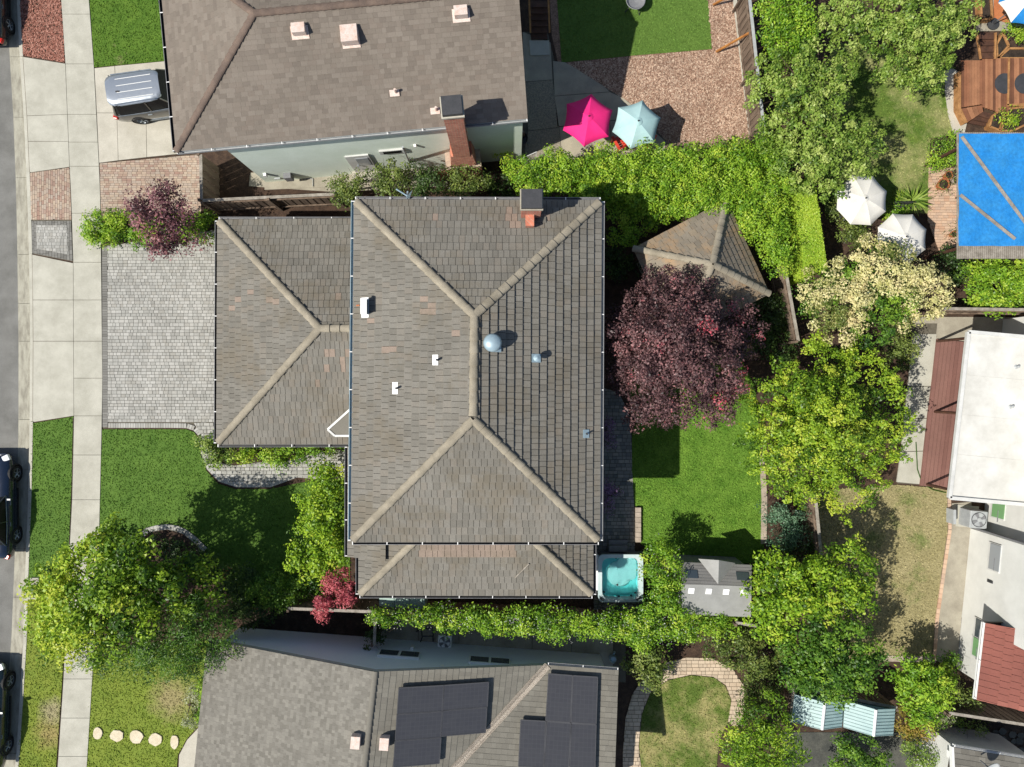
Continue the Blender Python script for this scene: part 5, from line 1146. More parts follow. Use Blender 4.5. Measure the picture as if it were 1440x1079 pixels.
ac(627, 897, .58, .5, R(-3), 'small white air conditioner unit in the shaded side yard', 'plastic_white')
bx_ = P(1345, 727, .5); MB().box((bx_.x-.1, bx_.y, .3), (.12, .62, .5)).build('fold_board', 'light_grey', None, 'pale board standing on edge beside the grey air conditioner', 'board')
# rack, bin and small things of the side yard
rk = thing('metal_rack', 'dark metal sawhorse rack in the shaded side yard', 'rack', P(600, 895, 0))
for p, q in (((588, 884, .8), (609, 884, .8)), ((593, 895, .5), (609, 895, .5)), ((588, 884, .8), (586, 889, 0)), ((609, 884, .8), (609, 903, 0)), ((594, 895, .5), (590, 906, 0)), ((592, 886, .7), (594, 896, .4))):
    MB().tube(P(*p), P(*q), .03, .03, 5).build('bar', 'dark_grey', rk)
vs_ = thing('watering_can', 'pale blue-grey watering can on the shaded side yard paving', 'watering can', P(861, 922, 0)); q = P(861, 924, .05)
MB().lathe(q, [(.14, 0), (.16, .05), (.15, .28), (.12, .32), (.1, .3)], 16).build('body', 'galvanised', vs_); MB().tube(q+Vector((.02, .1, .1)), q+Vector((.05, .34, .34)), .03, .05, 8).build('spout', 'galvanised', vs_); MB().path([q+Vector((-.1, -.05, .3)), q+Vector((0, -.12, .42)), q+Vector((.1, -.05, .3))], .015).build('handle', 'galvanised', vs_)
# ------------------------------------------------------------------ patio furniture, grill, pots
def chair(px, py, rz_, label, mat='red_plastic', grp=None):
    c = P(px, py, .05); t = thing('garden_chair', label, 'chair', c, grp); m_ = Matrix.Rotation(rz_, 3, 'Z'); tr = lambda *v: c+m_@Vector(v)
    def slat(name, p, s, tilt=0): 
        vs = []; 
        for z in (-1, 1):
            for x, y in ((-1, -1), (1, -1), (1, 1), (-1, 1)):
                v = Vector((x*s[0]/2, y*s[1]/2, z*s[2]/2)); v = Matrix.Rotation(tilt, 3, 'Y')@v; vs.append(tr(*(Vector(p)+v)))
        MB().add(vs, [(3, 2, 1, 0), (4, 5, 6, 7), (0, 1, 5, 4), (1, 2, 6, 5), (2, 3, 7, 6), (3, 0, 4, 7)]).build(name, mat, t)
    for k in range(5): slat('seat_slat', (.22-.1*k, 0, .36-.012*k), (.085, .5, .025), R(6))
    for k in range(5): slat('back_slat', (-.32-.0*k, -.2+.1*k, .66), (.025, .085, .7), R(-18))
    for y in (-.3, .3):
        slat('armrest', (.0, y, .58), (.66, .12, .025)); slat('leg', (.26, y, .28), (.07, .05, .56)); slat('leg', (-.26, y, .28), (.07, .05, .56))
    return t
chair(872, 203, R(120), 'red slatted garden chair half under the pale aqua umbrella', grp='red garden chairs')
chair(905, 201, R(60), 'red garden chair almost hidden by the pale aqua umbrella', grp='red garden chairs')
ptb = thing('patio_table', 'dark round patio table below the pink umbrella', 'table', P(828, 180, 0)); q = P(829, 175, .72)
MB().lathe((q.x, q.y, .70), [(.02, 0), (.55, 0), (.56, .02), (.55, .035), (.02, .035)], 28).build('table_top', 'dark_grey', ptb); MB().lathe((q.x, q.y, .04), [(.3, 0), (.05, .05), (.05, .66), (.12, .67)], 14).build('pedestal', 'dark_grey', ptb)
gr = thing('kettle_grill', 'black grill with open lid standing in shade by the mint wall', 'grill', P(732, 200, 0)); q = P(733, 203, .0)
MB().lathe((q.x, q.y, .55), [(.05, 0), (.22, .08), (.28, .22), (.27, .24), (.2, .12)], 20).build('bowl', 'dark_grey', gr); MB().lathe((q.x-.1, q.y+.18, .8), [(.27, 0), (.24, .12), (.1, .2), (.01, .22)], 20).build('lid', 'paint_black', gr, smooth=True)
for k in range(3): an = k*2.1; MB().tube((q.x+.15*math.cos(an), q.y+.15*math.sin(an), .6), (q.x+.3*math.cos(an), q.y+.3*math.sin(an), .05), .015, .015, 6).build('leg', 'metal', gr)
MB().tube((q.x-.05, q.y+.1, .85), (q.x-.32, q.y+.35, .95), .025, .02, 6).build('lid_handle', 'metal', gr)
sc = thing('swing_chair', 'round grey lounge chair standing on the artificial turf', 'chair', P(893, 4, 0)); q = P(893, 3, .4)
MB().lathe((q.x, q.y, .38), [(.02, 0), (.3, .05), (.42, .2), (.40, .21), (.28, .08), (.02, .03)], 20).build('seat_shell', 'mid_grey', sc)
for k in range(4): an = k*1.571+.6; MB().tube((q.x+.2*math.cos(an), q.y+.2*math.sin(an), .42), (q.x+.45*math.cos(an), q.y+.45*math.sin(an), .03), .02, .02, 6).build('leg', 'dark_grey', sc)
def pot(px, py, r, h, label, mat='terracotta', leaf=None):
    c = P(px, py, .05); t = thing('plant_pot', label, 'pot', c, 'pots on the brick patio')
    MB().lathe(c, [(r*.7, 0), (r*.95, h*.8), (r*1.05, h*.82), (r*1.05, h), (r*.9, h), (r*.88, h*.85), (.01, h*.85)], 18).build('pot_body', mat, t)
    MB().lathe(c+Vector((0, 0, h*.84)), [(r*.87, 0), (r*.6, .03), (.01, .04)], 14).build('soil_fill', 'soil_dark', t)
    if leaf: foliage('leaves', [(c.x, c.y, c.z+h+.12, r*.8, r*.8, .2)], .08, 'leaf_olive', t, dens=25, k=8, seed=int(px))
# ------------------------------------------------------------------ cars
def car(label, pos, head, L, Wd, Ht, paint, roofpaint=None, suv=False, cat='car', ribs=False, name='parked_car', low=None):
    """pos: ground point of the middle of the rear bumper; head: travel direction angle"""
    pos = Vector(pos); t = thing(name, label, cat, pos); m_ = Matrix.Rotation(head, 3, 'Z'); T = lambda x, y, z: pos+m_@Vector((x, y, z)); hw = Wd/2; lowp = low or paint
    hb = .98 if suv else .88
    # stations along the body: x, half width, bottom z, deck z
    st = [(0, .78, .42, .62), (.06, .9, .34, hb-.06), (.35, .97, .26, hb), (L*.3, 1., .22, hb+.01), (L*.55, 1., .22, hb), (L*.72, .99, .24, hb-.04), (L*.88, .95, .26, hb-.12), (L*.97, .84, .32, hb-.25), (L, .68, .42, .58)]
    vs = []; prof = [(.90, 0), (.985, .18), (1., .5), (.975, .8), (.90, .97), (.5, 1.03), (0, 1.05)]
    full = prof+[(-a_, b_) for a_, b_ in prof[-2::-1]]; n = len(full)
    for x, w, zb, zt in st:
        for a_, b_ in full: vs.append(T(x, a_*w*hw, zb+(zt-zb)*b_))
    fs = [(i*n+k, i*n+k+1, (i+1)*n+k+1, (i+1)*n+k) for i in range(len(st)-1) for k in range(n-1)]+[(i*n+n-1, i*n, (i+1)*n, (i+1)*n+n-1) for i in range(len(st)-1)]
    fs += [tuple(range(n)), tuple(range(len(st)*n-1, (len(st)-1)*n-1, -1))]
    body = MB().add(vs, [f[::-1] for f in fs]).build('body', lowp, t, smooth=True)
    # glasshouse
    r0_, r1_ = (.16, L*.60) if suv else (L*.13, L*.60); tx0, tx1 = (.42, L*.50) if suv else (L*.27, L*.48)
    lowo = [(r0_, .84), (r0_+.2, .89), (L*.3, .9), (L*.5, .89), (r1_, .82)]; topo = [(tx0, .68), (tx0+.1, .71), (L*.32, .73), (L*.42, .72), (tx1, .66)]
    g = MB(); lo_ = [T(x, w*hw, hb-.03) for x, w in lowo]+[T(x, -w*hw, hb-.03) for x, w in lowo[::-1]]; hi_ = [T(x, w*hw, Ht-.05) for x, w in topo]+[T(x, -w*hw, Ht-.05) for x, w in topo[::-1]]; k = len(lo_)
    g.add(lo_+hi_, [(i, i+k, (i+1) % k+k, (i+1) % k) for i in range(k)]+[tuple(range(2*k-1, k-1, -1))]); g.build('windows', 'glass_dark', t)
    rf = MB(); RX = [tx0-.2, tx0-.13, tx0+.02, tx0+.3, L*.32, L*.42, tx1-.1, tx1+.02, tx1+.08]; RW = [.5, .63, .71, .735, .745, .735, .69, .62, .5]; sect = [(1, -.02), (.97, .02), (.6, .055), (0, .065), (-.6, .055), (-.97, .02), (-1, -.02)]
    vs = [T(x, a_*w*hw, Ht-.06+b_) for x, w in zip(RX, RW) for a_, b_ in sect]; ns = len(sect)
    rf.add(vs+[v-Vector((0, 0, .03)) for v in vs], [(i*ns+j, (i+1)*ns+j, (i+1)*ns+j+1, i*ns+j+1) for i in range(8) for j in range(ns-1)]+[(i*ns+j+63, i*ns+j+1+63, (i+1)*ns+j+1+63, (i+1)*ns+j+63) for i in range(8) for j in range(ns-1)])
    roof = rf.build('roof', roofpaint or paint, t, smooth=True)
    for s in (-1, 1):
        for (xa, wa), (xb, wb) in (((r0_, .86), (tx0-.02, .70)), ((L*.36, .905), (L*.36, .745)), ((r1_+.02, .85), (tx1+.02, .68))):
            MB().tube(T(xa, s*wa*hw, hb-.04), T(xb, s*wb*hw, Ht-.05), .035, .03, 5).build('pillar', lowp, t)
        MB().path([T(r0_+.1, s*.91*hw, hb-.005), T(L*.3, s*.93*hw, hb), T(r1_, s*.87*hw, hb-.01)], .012).build('window_trim', 'metal', t)
        mi = MB().box(T(r1_-.12, s*(hw+.08), hb+.05), (.13, .2, .13), head).build('mirror', paint, t, bevel=.03)
        for xd in (L*.33, L*.53): MB().box(T(xd, s*(hw*.985), hb-.14), (.18, .035, .035), head).build('door_handle', 'metal', t)
        for xw in (.95, L-.88):
            c = T(xw, s*(hw-.1), .34); ax = m_@Vector((0, s, 0)); rot = ax.to_track_quat('Z', 'Y').to_matrix()
            MB().lathe(T(xw, s*(hw-.16), .36), [(.42, 0), (.42, .13), (.36, .155), (.36, 0)], 22, rot=rot).build('wheel_arch', 'rubber', t)
            wh = MB().lathe(c-ax*.12, [(.2, 0), (.33, .02), (.34, .12), (.32, .225), (.235, .235), (.22, .2), (.02, .2)], 24, rot=rot).build('tyre', 'rubber', t)
            MB().lathe(c+ax*.06, [(.225, 0), (.225, .03), (.2, .035), (.19, .0)], 20, rot=rot).build('rim', 'metal', wh)
            for k_ in range(5):
                an = k_*1.2566; d = rot@Vector((math.cos(an), math.sin(an), 0)); MB().tube(c+ax*.085, c+ax*.085+d*.2, .03, .022, 5).build('spoke', 'metal', wh)
        MB().box(T(.12, s*hw*.76, hb-.17), (.2, .34, .15), head+s*R(20)).build('tail_light', 'lens_red', t, bevel=.03)
        MB().box(T(L-.2, s*hw*.70, hb-.26), (.26, .3, .13), head-s*R(25)).build('headlight', 'lens_clear', t, bevel=.03)
        MB().box(T(L*.45, s*(hw*.96), .27), (L*.42, .06, .07), head).build('sill_trim', 'metal' if suv else 'rubber', t)
        if suv: MB().path([T(tx0+.1, s*.69*hw, Ht+.03), T(tx1-.15, s*.67*hw, Ht+.03)], .022).build('roof_rail', 'metal', roof)
    MB().box(T(-.01, 0, hb-.3), (.03, .5, .14), head).build('licence_plate', 'plastic_white', t)
    if ribs:
        for y in (-.42, -.14, .14, .42): MB().path([T(tx0+.25, y*hw*1.1, Ht+.012), T(tx1-.2, y*hw*1.1, Ht+.012)], .013).build('roof_rib', 'plastic_white', roof)
        MB().box(T(tx0+.28, -.1, Ht+.03), (.12, .05, .05), head).build('antenna_fin', 'dark_grey', roof)
    return t
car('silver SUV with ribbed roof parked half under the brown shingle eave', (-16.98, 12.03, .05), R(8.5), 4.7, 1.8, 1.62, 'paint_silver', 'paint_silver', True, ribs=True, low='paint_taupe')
car('dark grey car with red tail light parked on the street beside the red mulch', (-22.62, 14.55, -.12), R(91.5), 4.6, 1.82, 1.46, 'paint_black')
car('navy blue car parked on the street opposite the narrow grass strip', (-22.33, -7.5, -.12), R(90), 4.5, 1.84, 1.47, 'paint_navy')
car('dark teal car parked at the kerb near the stepping stones', (-22.75, -16.6, -.12), R(88), 4.65, 1.84, 1.48, 'paint_teal')
# ------------------------------------------------------------------ foliage
NLEAF = 0
def foliage(name, lobes, leaf, mat, parent, dens=16, k=13, cr=.26, seed=1, up=.5, low=-.35, radial=0., inner=.35, flat=1., lw=.55, tintbias=0., patch=None):
    """lobes in metres (x,y,z,rx,ry,rz); clumps of leaf-sized faces through the outer part of every lobe"""
    global NLEAF
    r = np.random.default_rng(seed); Cs = []; Ns = []
    dens, k, leaf = dens*.27, int(k*5.4), leaf*.76; cr = cr*1.12
    for (x, y, z, rx, ry, rz) in lobes:
        A = 4*math.pi*(((rx*ry)**1.6+(rx*rz)**1.6+(ry*rz)**1.6)/3)**(1/1.6)
        n = max(4, int(A*dens*.75)); d = r.normal(size=(int(n*2.6)+8, 3)); d /= np.linalg.norm(d, axis=1)[:, None]; d = d[d[:, 2] > low][:n]
        rad = np.where(r.random(len(d)) < inner, r.uniform(.3, .75, len(d)), r.uniform(.82, 1.2, len(d)))
        c = np.array([x, y, z])+d*rad[:, None]*np.array([rx, ry, rz]); Cs.append(c); Ns.append(d)
    Cc = np.concatenate(Cs); Nn_ = np.concatenate(Ns)
    keep = Cc[:, 2] > .04; Cc = Cc[keep]; Nn_ = Nn_[keep]; m = len(Cc)
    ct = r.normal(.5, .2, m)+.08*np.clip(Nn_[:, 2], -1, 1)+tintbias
    if patch is not None: ct = patch(Cc, ct, r)
    idx = np.repeat(np.arange(m), k); n = len(idx)
    RC = cr*r.uniform(1.0, 2.1, m); dd = r.normal(size=(n, 3)); dd[:, 2] += .25; dd /= np.linalg.norm(dd, axis=1)[:, None]
    off = dd*(RC[idx]*r.uniform(.25, 1.05, n)**.6)[:, None]*np.array([1, 1, .75*flat])
    if radial:
        h = Nn_[idx].copy(); h[:, 2] = h[:, 2]*.4-.2; q = r.uniform(-.4, 1, n)*radial; off = off*(1-.45*np.clip(q/radial, 0, 1))[:, None]+h*q[:, None]
    p = Cc[idx]+off
    nor = dd*.55+Nn_[idx]*.2+r.normal(size=(n, 3))*.42+np.array([0, 0, up*.8]); nor /= np.linalg.norm(nor, axis=1)[:, None]
    a_ = r.normal(size=(n, 3)); u = np.cross(nor, a_); u /= np.linalg.norm(u, axis=1)[:, None]; v = np.cross(nor, u)
    L = leaf*r.uniform(.65, 1.35, n); w = L*lw*r.uniform(.8, 1.2, n)
    dro = np.zeros((n, 3)); dro[:, 2] = -L*.15
    V = np.stack([p-u*(L/2)[:, None]+dro, p-v*(w/2)[:, None], p+u*(L/2)[:, None]+dro, p+v*(w/2)[:, None]], 1).reshape(-1, 3)
    V[:, 2] = np.maximum(V[:, 2], .01)
    tint = np.clip(ct[idx]+r.normal(0, .13, n), .01, .99); NLEAF += n
    return mesh_np(name, V, np.arange(4*n).reshape(n, 4), tint, mat, parent, kind='stuff' if 'flower' in name else None)
def lob(px, py, z, r, rz=None, ry=None):
    s = (H-z)/FP; c = P(px, py, z); return (c.x, c.y, c.z, r*s, (ry or r)*s, rz if rz else r*s*.8)
def limbs(base, tops, r, parent, mat='bark', h=None):
    base = Vector(base); mb = MB(); tz = min(t.z for t in tops); h = h or max(.2, tz*.5); c = sum(tops, Vector())/len(tops); fork = Vector((base.x+(c.x-base.x)*.4, base.y+(c.y-base.y)*.4, h))
    mid = base.lerp(fork, .5)+Vector((.04, -.03, 0)); mb.tube(base, mid, r*1.25, r, 9); mb.tube(mid, fork, r, r*.85, 9)
    for i, t in enumerate(tops):
        m_ = fork.lerp(t, .5)+Vector((.12*math.sin(i*2.1), .12*math.cos(i*1.7), .1)); mb.tube(fork-Vector((0, 0, .05)), m_, r*.6, r*.4, 6); mb.tube(m_, t, r*.4, r*.14, 6)
        for k in range(3):
            e_ = t+Vector((math.sin(i+k*2.1), math.cos(i*1.3+k*2.1), .35))*.6; mb.tube(m_.lerp(t, .6), e_, r*.22, r*.06, 5)
    return mb.build('trunk', mat, parent)
def tree(name, label, cat, base, lobes, mat, leaf=.14, tr=.1, group=None, seed=1, extra=None, trunk=True, **k):
    L_ = [lob(*l) for l in lobes]; b = P(*base, 0); t = thing(name, label, cat, b, group)
    foliage('crown', L_, leaf, mat, t, seed=seed, **k)
    if trunk: limbs(b, [Vector((x, y, z)) for x, y, z, *_ in L_[:9]], tr, t)
    for e_ in (extra or []):
        foliage(e_[0], [lob(*l) for l in e_[1]], e_[3] if len(e_) > 3 else leaf, e_[2], t, seed=seed+50, dens=e_[4] if len(e_) > 4 else 8, k=e_[5] if len(e_) > 5 else 8, cr=.16, inner=0.0)
    return t
def spread(cx, cy, rx, ry, n, z0, z1, r, seed, jit=.25):
    """n lobes over an ellipse in pixels: (px,py,z,r)"""
    rr_ = random.Random(seed); o = []
    for i in range(n):
        f = math.sqrt((i+.5)/n); an = i*2.39996; x = cx+rx*f*math.cos(an)*.78+rr_.uniform(-1, 1)*rx*.06; y = cy+ry*f*math.sin(an)*.78+rr_.uniform(-1, 1)*ry*.06
        o.append((x, y, z1-(z1-z0)*f*f+rr_.uniform(-.2, .2), r*(1-.15*f)*rr_.uniform(1-jit, 1+jit)))
    return o
# burgundy back-garden tree, with a redder side
c_ = P(1005, 520, 4)
def redside(Cc, ct, r):
    d = np.sin(Cc[:, 0]*1.6+.5)*np.cos(Cc[:, 1]*1.3)+.45*(Cc[:, 0]-c_.x)/2+r.normal(0, .35, len(ct)); ct = ct*.8; ct[d > .85] += .42; return ct
tree('plum_tree', 'large burgundy-leaved tree with reddish tufts over the back lawn', 'tree', (965, 500), spread(953, 497, 122, 124, 30, 3.2, 6.2, 29, 3), 'leaf_plum', .13, .16, seed=3, dens=20, k=13, cr=.2, patch=redside, radial=.3)
tree('plum_tree', 'small burgundy tree standing over the clipped hedge by the driveway', 'tree', (232, 315), [(197, 291, 2.6, 18), (215, 310, 2.9, 24), (222, 335, 2.5, 23), (228, 275, 2.9, 17), (242, 345, 2.2, 15), (245, 300, 2.9, 18), (258, 318, 2.5, 17), (237, 266, 2.7, 9), (270, 335, 2.1, 12)], 'leaf_plum_front', .14, .08, seed=4, dens=17, k=12, cr=.2)
tree('clipped_hedge', 'clipped green hedge between brick pad and paver driveway', 'hedge', (155, 325), [(135, 318, .6, 15, .6), (150, 322, .65, 22, .65), (172, 322, .65, 22, .65), (195, 325, .6, 22, .6), (140, 332, .5, 15, .5), (220, 325, .5, 20, .5), (245, 325, .5, 20, .5), (270, 325, .5, 20, .5), (292, 322, .5, 18, .5)], 'leaf_ivy', .12, .05, seed=5, dens=24, k=12, cr=.15, trunk=False)
# front corner trees
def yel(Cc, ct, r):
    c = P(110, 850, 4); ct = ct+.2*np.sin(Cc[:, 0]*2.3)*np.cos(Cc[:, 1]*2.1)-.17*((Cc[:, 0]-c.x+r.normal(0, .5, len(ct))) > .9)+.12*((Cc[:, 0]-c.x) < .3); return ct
tree('street_tree', 'large yellow-green maple over the sidewalk and front lawn', 'tree', (175, 835), [(85, 835, 3.6, 32), (110, 800, 4.2, 32), (150, 775, 4.2, 32), (185, 790, 4.6, 34), (120, 850, 4.6, 38), (165, 835, 5.2, 40), (205, 825, 4.8, 34), (100, 880, 3.6, 34), (145, 890, 4.2, 36), (230, 805, 4.2, 26), (185, 870, 4.6, 32), (70, 870, 3.0, 24), (245, 845, 3.8, 28), (160, 752, 3.4, 18), (270, 800, 3.4, 22), (88, 905, 3.0, 26), (60, 825, 3.0, 20), (285, 835, 3.2, 24)], 'leaf_yellowgreen', .19, .15, seed=6, dens=15, k=11, cr=.22, patch=yel)
tree('pine_tree', 'feathery dark green tree overhanging the pale grey roof corner', 'tree', (255, 890), [(215, 890, 3.6, 30), (240, 905, 4.0, 32), (270, 895, 4.0, 32), (225, 925, 3.2, 26), (260, 930, 3.4, 26), (295, 905, 3.6, 26), (305, 875, 3.6, 22), (270, 868, 3.8, 26), (315, 915, 3.2, 13), (205, 915, 3.0, 20), (150, 922, 2.6, 18), (120, 930, 2.4, 16), (180, 925, 2.6, 20)], 'leaf_green', .14, .12, seed=7, dens=20, k=14, cr=.24, lw=.28, radial=.3, tintbias=-.2)
tree('shrub', 'yellow-green shrub against the front wall of the house', 'shrub', (455, 735), [(450, 690, 1.6, 27), (470, 680, 1.7, 22), (445, 725, 1.9, 28), (470, 720, 1.8, 25), (435, 760, 1.7, 27), (462, 755, 1.9, 28), (440, 790, 1.4, 26), (470, 785, 1.5, 24), (480, 745, 1.7, 18), (455, 668, 1.3, 15)], 'leaf_lime', .16, .06, seed=8, dens=17, k=11, cr=.2, tintbias=-.08)
tree('maple', 'small crimson pink maple above the timber fence', 'tree', (470, 838), [(462, 840, 1.9, 20), (480, 828, 2.0, 18), (492, 840, 1.8, 15), (455, 852, 1.7, 12), (475, 815, 1.9, 14), (453, 866, 1.5, 7)], 'leaf_crimson', .12, .05, seed=9, dens=20, k=12, cr=.16)
for i, (n_, l_, b_, lb, m_) in enumerate((
  ('shrub', 'dark green shrub in the bed left of the crimson maple', (385, 832), [(375, 830, 1.3, 24), (398, 838, 1.2, 20), (388, 815, 1.0, 18)], 'leaf_green'),
  ('shrub', 'dark shrub with orange flowers in the shaded front bed', (322, 818), [(310, 815, 1.2, 22), (332, 825, 1.2, 24), (352, 815, 1.0, 18), (340, 842, .9, 20)], 'leaf_dark'),
  ('shrub', 'low dark shrub under the feathery tree at the fence end', (345, 870), [(335, 865, 1.2, 22), (360, 868, 1.1, 18)], 'leaf_dark'),
  ('shrub', 'low green shrub between lime shrub and crimson maple', (430, 825), [(425, 818, .9, 18), (442, 830, .8, 14), (415, 840, .8, 16)], 'leaf_green'),
  ('round_shrub', 'rounded grey-green shrub at the corner of the garage roof', (292, 618), [(292, 618, .6, 15, .6), (298, 632, .5, 13, .5), (303, 645, .4, 13, .4), (318, 645, .4, 14, .4)], 'leaf_greygreen'),
  ('shrub', 'small lime shrub beside the paver walkway under the garage eave', (342, 641), [(340, 642, .45, 10, .4), (352, 642, .45, 9, .4), (348, 636, .5, 9, .4)], 'leaf_lime'),
  ('shrub_row', 'row of low green shrubs between garage wall and walkway', (420, 632), [(372, 638, .5, 13, .4), (392, 640, .55, 13, .5), (410, 637, .55, 14, .5), (428, 634, .5, 12, .4), (446, 630, .5, 11, .4), (465, 628, .5, 10, .4), (483, 627, .45, 9, .35), (395, 648, .4, 9, .3)], 'leaf_ivy'),
  ('shrub', 'dark shrub in the bed inside the curved paver edging', (250, 770), [(225, 768, .4, 16, .35), (255, 772, .5, 18, .45), (280, 788, .6, 20, .5), (300, 800, .7, 20, .6)], 'leaf_dark'),
  ('hedge', 'thin strip of lime groundcover along the pale grey roof edge', (288, 985), [(290, 965, .5, 6, .4), (289, 980, .5, 6, .4), (288, 995, .5, 6, .4), (287, 1010, .5, 6, .4)], 'leaf_ivy'),
  ('shrub', 'grey dried shrub beside the straw-coloured lawn patch', (265, 990), [(270, 975, .35, 10, .3), (278, 990, .35, 10, .3), (268, 1015, .3, 12, .25)], 'leaf_pale'))):
    tree(n_, l_, 'shrub' if 'shrub' in n_ else 'hedge', b_, lb, m_, .12, .04, seed=20+i, dens=20, k=11, cr=.16, trunk=True, extra=[('flowers', [(320, 815, 1.5, 10)], 'petal_orange', .06, 6, 3)] if i == 1 else None)
# hedge along the north fence, and the trees behind
hl = [(722, 246, 1.9, 14), (732, 236, 1.7, 13)]
rr_ = random.Random(9)
for x in range(745, 1105, 20):
    f = (x-745)/360; yt = 240-f*25; yb = 262+f*30
    yy = yt
    while yy < yb+8: hl.append((x+rr_.uniform(-5, 5), yy+rr_.uniform(-4, 4), 2.2+rr_.uniform(-.3, .35), 18*rr_.uniform(.85, 1.2), .7)); yy += 20
for x, y in ((1040, 298), (1060, 303), (1078, 310), (1092, 298), (1075, 332), (1092, 330), (1085, 355), (1096, 352), (1052, 320), (1096, 372), (1010, 296), (985, 288)): hl.append((x, y, 2.3+rr_.uniform(-.2, .3), 19 if x < 1070 else 14, .8))
for x, y in ((860, 268), (880, 278), (905, 285), (930, 290), (955, 288), (860, 290), (885, 300), (910, 308), (880, 325)): hl.append((x, y, 1.6, 19, .7))
tree('ivy_hedge', 'broad bright green ivy hedge between mulch yard and tile roof', 'hedge', (900, 250), hl, 'leaf_ivy', .12, .06, seed=31, dens=20, k=13, cr=.17, low=-.2)
def box_hedge(pts, z1, leaf, mat, label, seed, dens=2600):
    r = np.random.default_rng(seed); poly = wpoly(pts, z1); c = np.mean(np.array(poly), 0); t = thing('clipped_hedge', label, 'hedge', (c[0], c[1], 0))
    xs = [p[0] for p in poly]; yb = [p[1] for p in poly]; n = int(dens*(max(xs)-min(xs))*(max(yb)-min(yb))); x = r.uniform(min(xs), max(xs), n); y = r.uniform(min(yb), max(yb), n); k = inside(poly, x, y); x, y = x[k], y[k]
    pz = z1+.05*np.sin(x*7)*np.cos(y*6)+r.normal(0, .025, len(x)); Ps = [np.stack([x, y, pz], 1)]; Ns = [np.tile([0, 0, 1.], (len(x), 1))]
    for a_, b_ in zip(poly, poly[1:]+poly[:1]):
        L = math.hypot(b_[0]-a_[0], b_[1]-a_[1]); m = int(L*z1*dens*.5); f = r.random(m); zz = r.uniform(.05, z1, m); nx, ny_ = (b_[1]-a_[1])/L, -(b_[0]-a_[0])/L
        if nx*((a_[0]+b_[0])/2-c[0])+ny_*((a_[1]+b_[1])/2-c[1]) < 0: nx, ny_ = -nx, -ny_
        o = r.normal(0, .03, m)+.08*(1-zz/z1); Ps.append(np.stack([a_[0]+(b_[0]-a_[0])*f+nx*o, a_[1]+(b_[1]-a_[1])*f+ny_*o, zz], 1)); Ns.append(np.tile([nx, ny_, .3], (m, 1)))
    p = np.concatenate(Ps); nn = np.concatenate(Ns)+r.normal(size=p.shape)*.4; nn /= np.linalg.norm(nn, axis=1)[:, None]; n = len(p)
    u = np.cross(nn, r.normal(size=(n, 3))); u /= np.linalg.norm(u, axis=1)[:, None]; v = np.cross(nn, u); L = leaf*r.uniform(.7, 1.3, n)[:, None]
    V = np.stack([p-u*L/2, p-v*L*.3, p+u*L/2, p+v*L*.3], 1).reshape(-1, 3); tn = np.clip(.8+.12*np.sin(p[:, 0]*3)*np.cos(p[:, 1]*2.3)+r.normal(0, .14, n), .02, .99)
    mesh_np('crown', V, np.arange(4*n).reshape(n, 4), tn, mat, t)
    mb = MB()
    for f in (.15, .4, .65, .9):
        q = Vector((poly[0][0]+(poly[3][0]-poly[0][0])*f, poly[0][1]+(poly[3][1]-poly[0][1])*f, 0)).lerp(Vector((poly[1][0]+(poly[2][0]-poly[1][0])*f, poly[1][1]+(poly[2][1]-poly[1][1])*f, 0)), .5); mb.tube(q, q+Vector((.1, .05, z1*.8)), .06, .03, 6)
    mb.build('stems', 'bark', t)
box_hedge([(1116, 270), (1147, 264), (1163, 378), (1132, 390)], 2.3, .07, 'leaf_ivy', 'tall clipped lime hedge with flat top beside the pale fence', 32)
tree('evergreen_tree', 'dense bright green upright tree beside the mulch yard fence', 'tree', (1100, 40), [(1090, 20, 3.2, 24), (1115, 15, 3.3, 24), (1090, 50, 3.2, 24), (1118, 48, 3.3, 26), (1095, 78, 2.8, 22), (1120, 75, 2.8, 22), (1105, -8, 3, 24)], 'leaf_ivy', .13, .12, seed=33, dens=22, k=13, cr=.18, tintbias=-.08)
tree('orchard_tree', 'wide grey-green tree between ivy hedge and white umbrella', 'tree', (1150, 180), [(1085, 110, 3.2, 24.1), (1115, 100, 3.6, 25.8), (1150, 90, 3.6, 25.8), (1175, 105, 3.4, 22.4), (1090, 145, 3.4, 25.8), (1125, 140, 4.0, 29.2), (1165, 135, 3.8, 25.8), (1100, 185, 3.4, 27.5), (1140, 185, 4.0, 31), (1180, 180, 3.9, 29.2), (1212, 200, 3.3, 22.4), (1115, 225, 3.2, 25.8), (1155, 225, 3.6, 27.5), (1195, 228, 3.3, 24.1), (1160, 255, 2.8, 20.6), (1125, 255, 2.6, 18.9), (1070, 125, 2.8, 15.5)], 'leaf_greygreen', .15, .15, seed=34, dens=17, k=14, cr=.17, radial=.25, inner=.25, tintbias=.08)
tree('citrus_tree', 'wide yellow-green tree beside the timber deck', 'tree', (1265, 55), [(1165, 25, 3.2, 24.6), (1200, 20, 3.6, 28.2), (1240, 15, 3.9, 29.9), (1280, 15, 3.9, 29.9), (1320, 15, 3.6, 28.2), (1350, 15, 3.2, 21.1), (1195, 60, 3.2, 22.9), (1230, 50, 3.6, 24.6), (1275, 55, 4.0, 29.9), (1310, 55, 3.6, 28.2), (1255, 85, 3.2, 22.9), (1290, 95, 3.4, 26.4), (1320, 90, 3.0, 22.9), (1280, 115, 2.7, 19.4), (1300, 115, 2.7, 17.6), (1340, 50, 3.0, 19.4), (1260, -15, 3.6, 29.9)], 'leaf_greygreen', .14, .15, seed=35, dens=17, k=14, cr=.16, radial=.2, inner=.25, tintbias=.12)
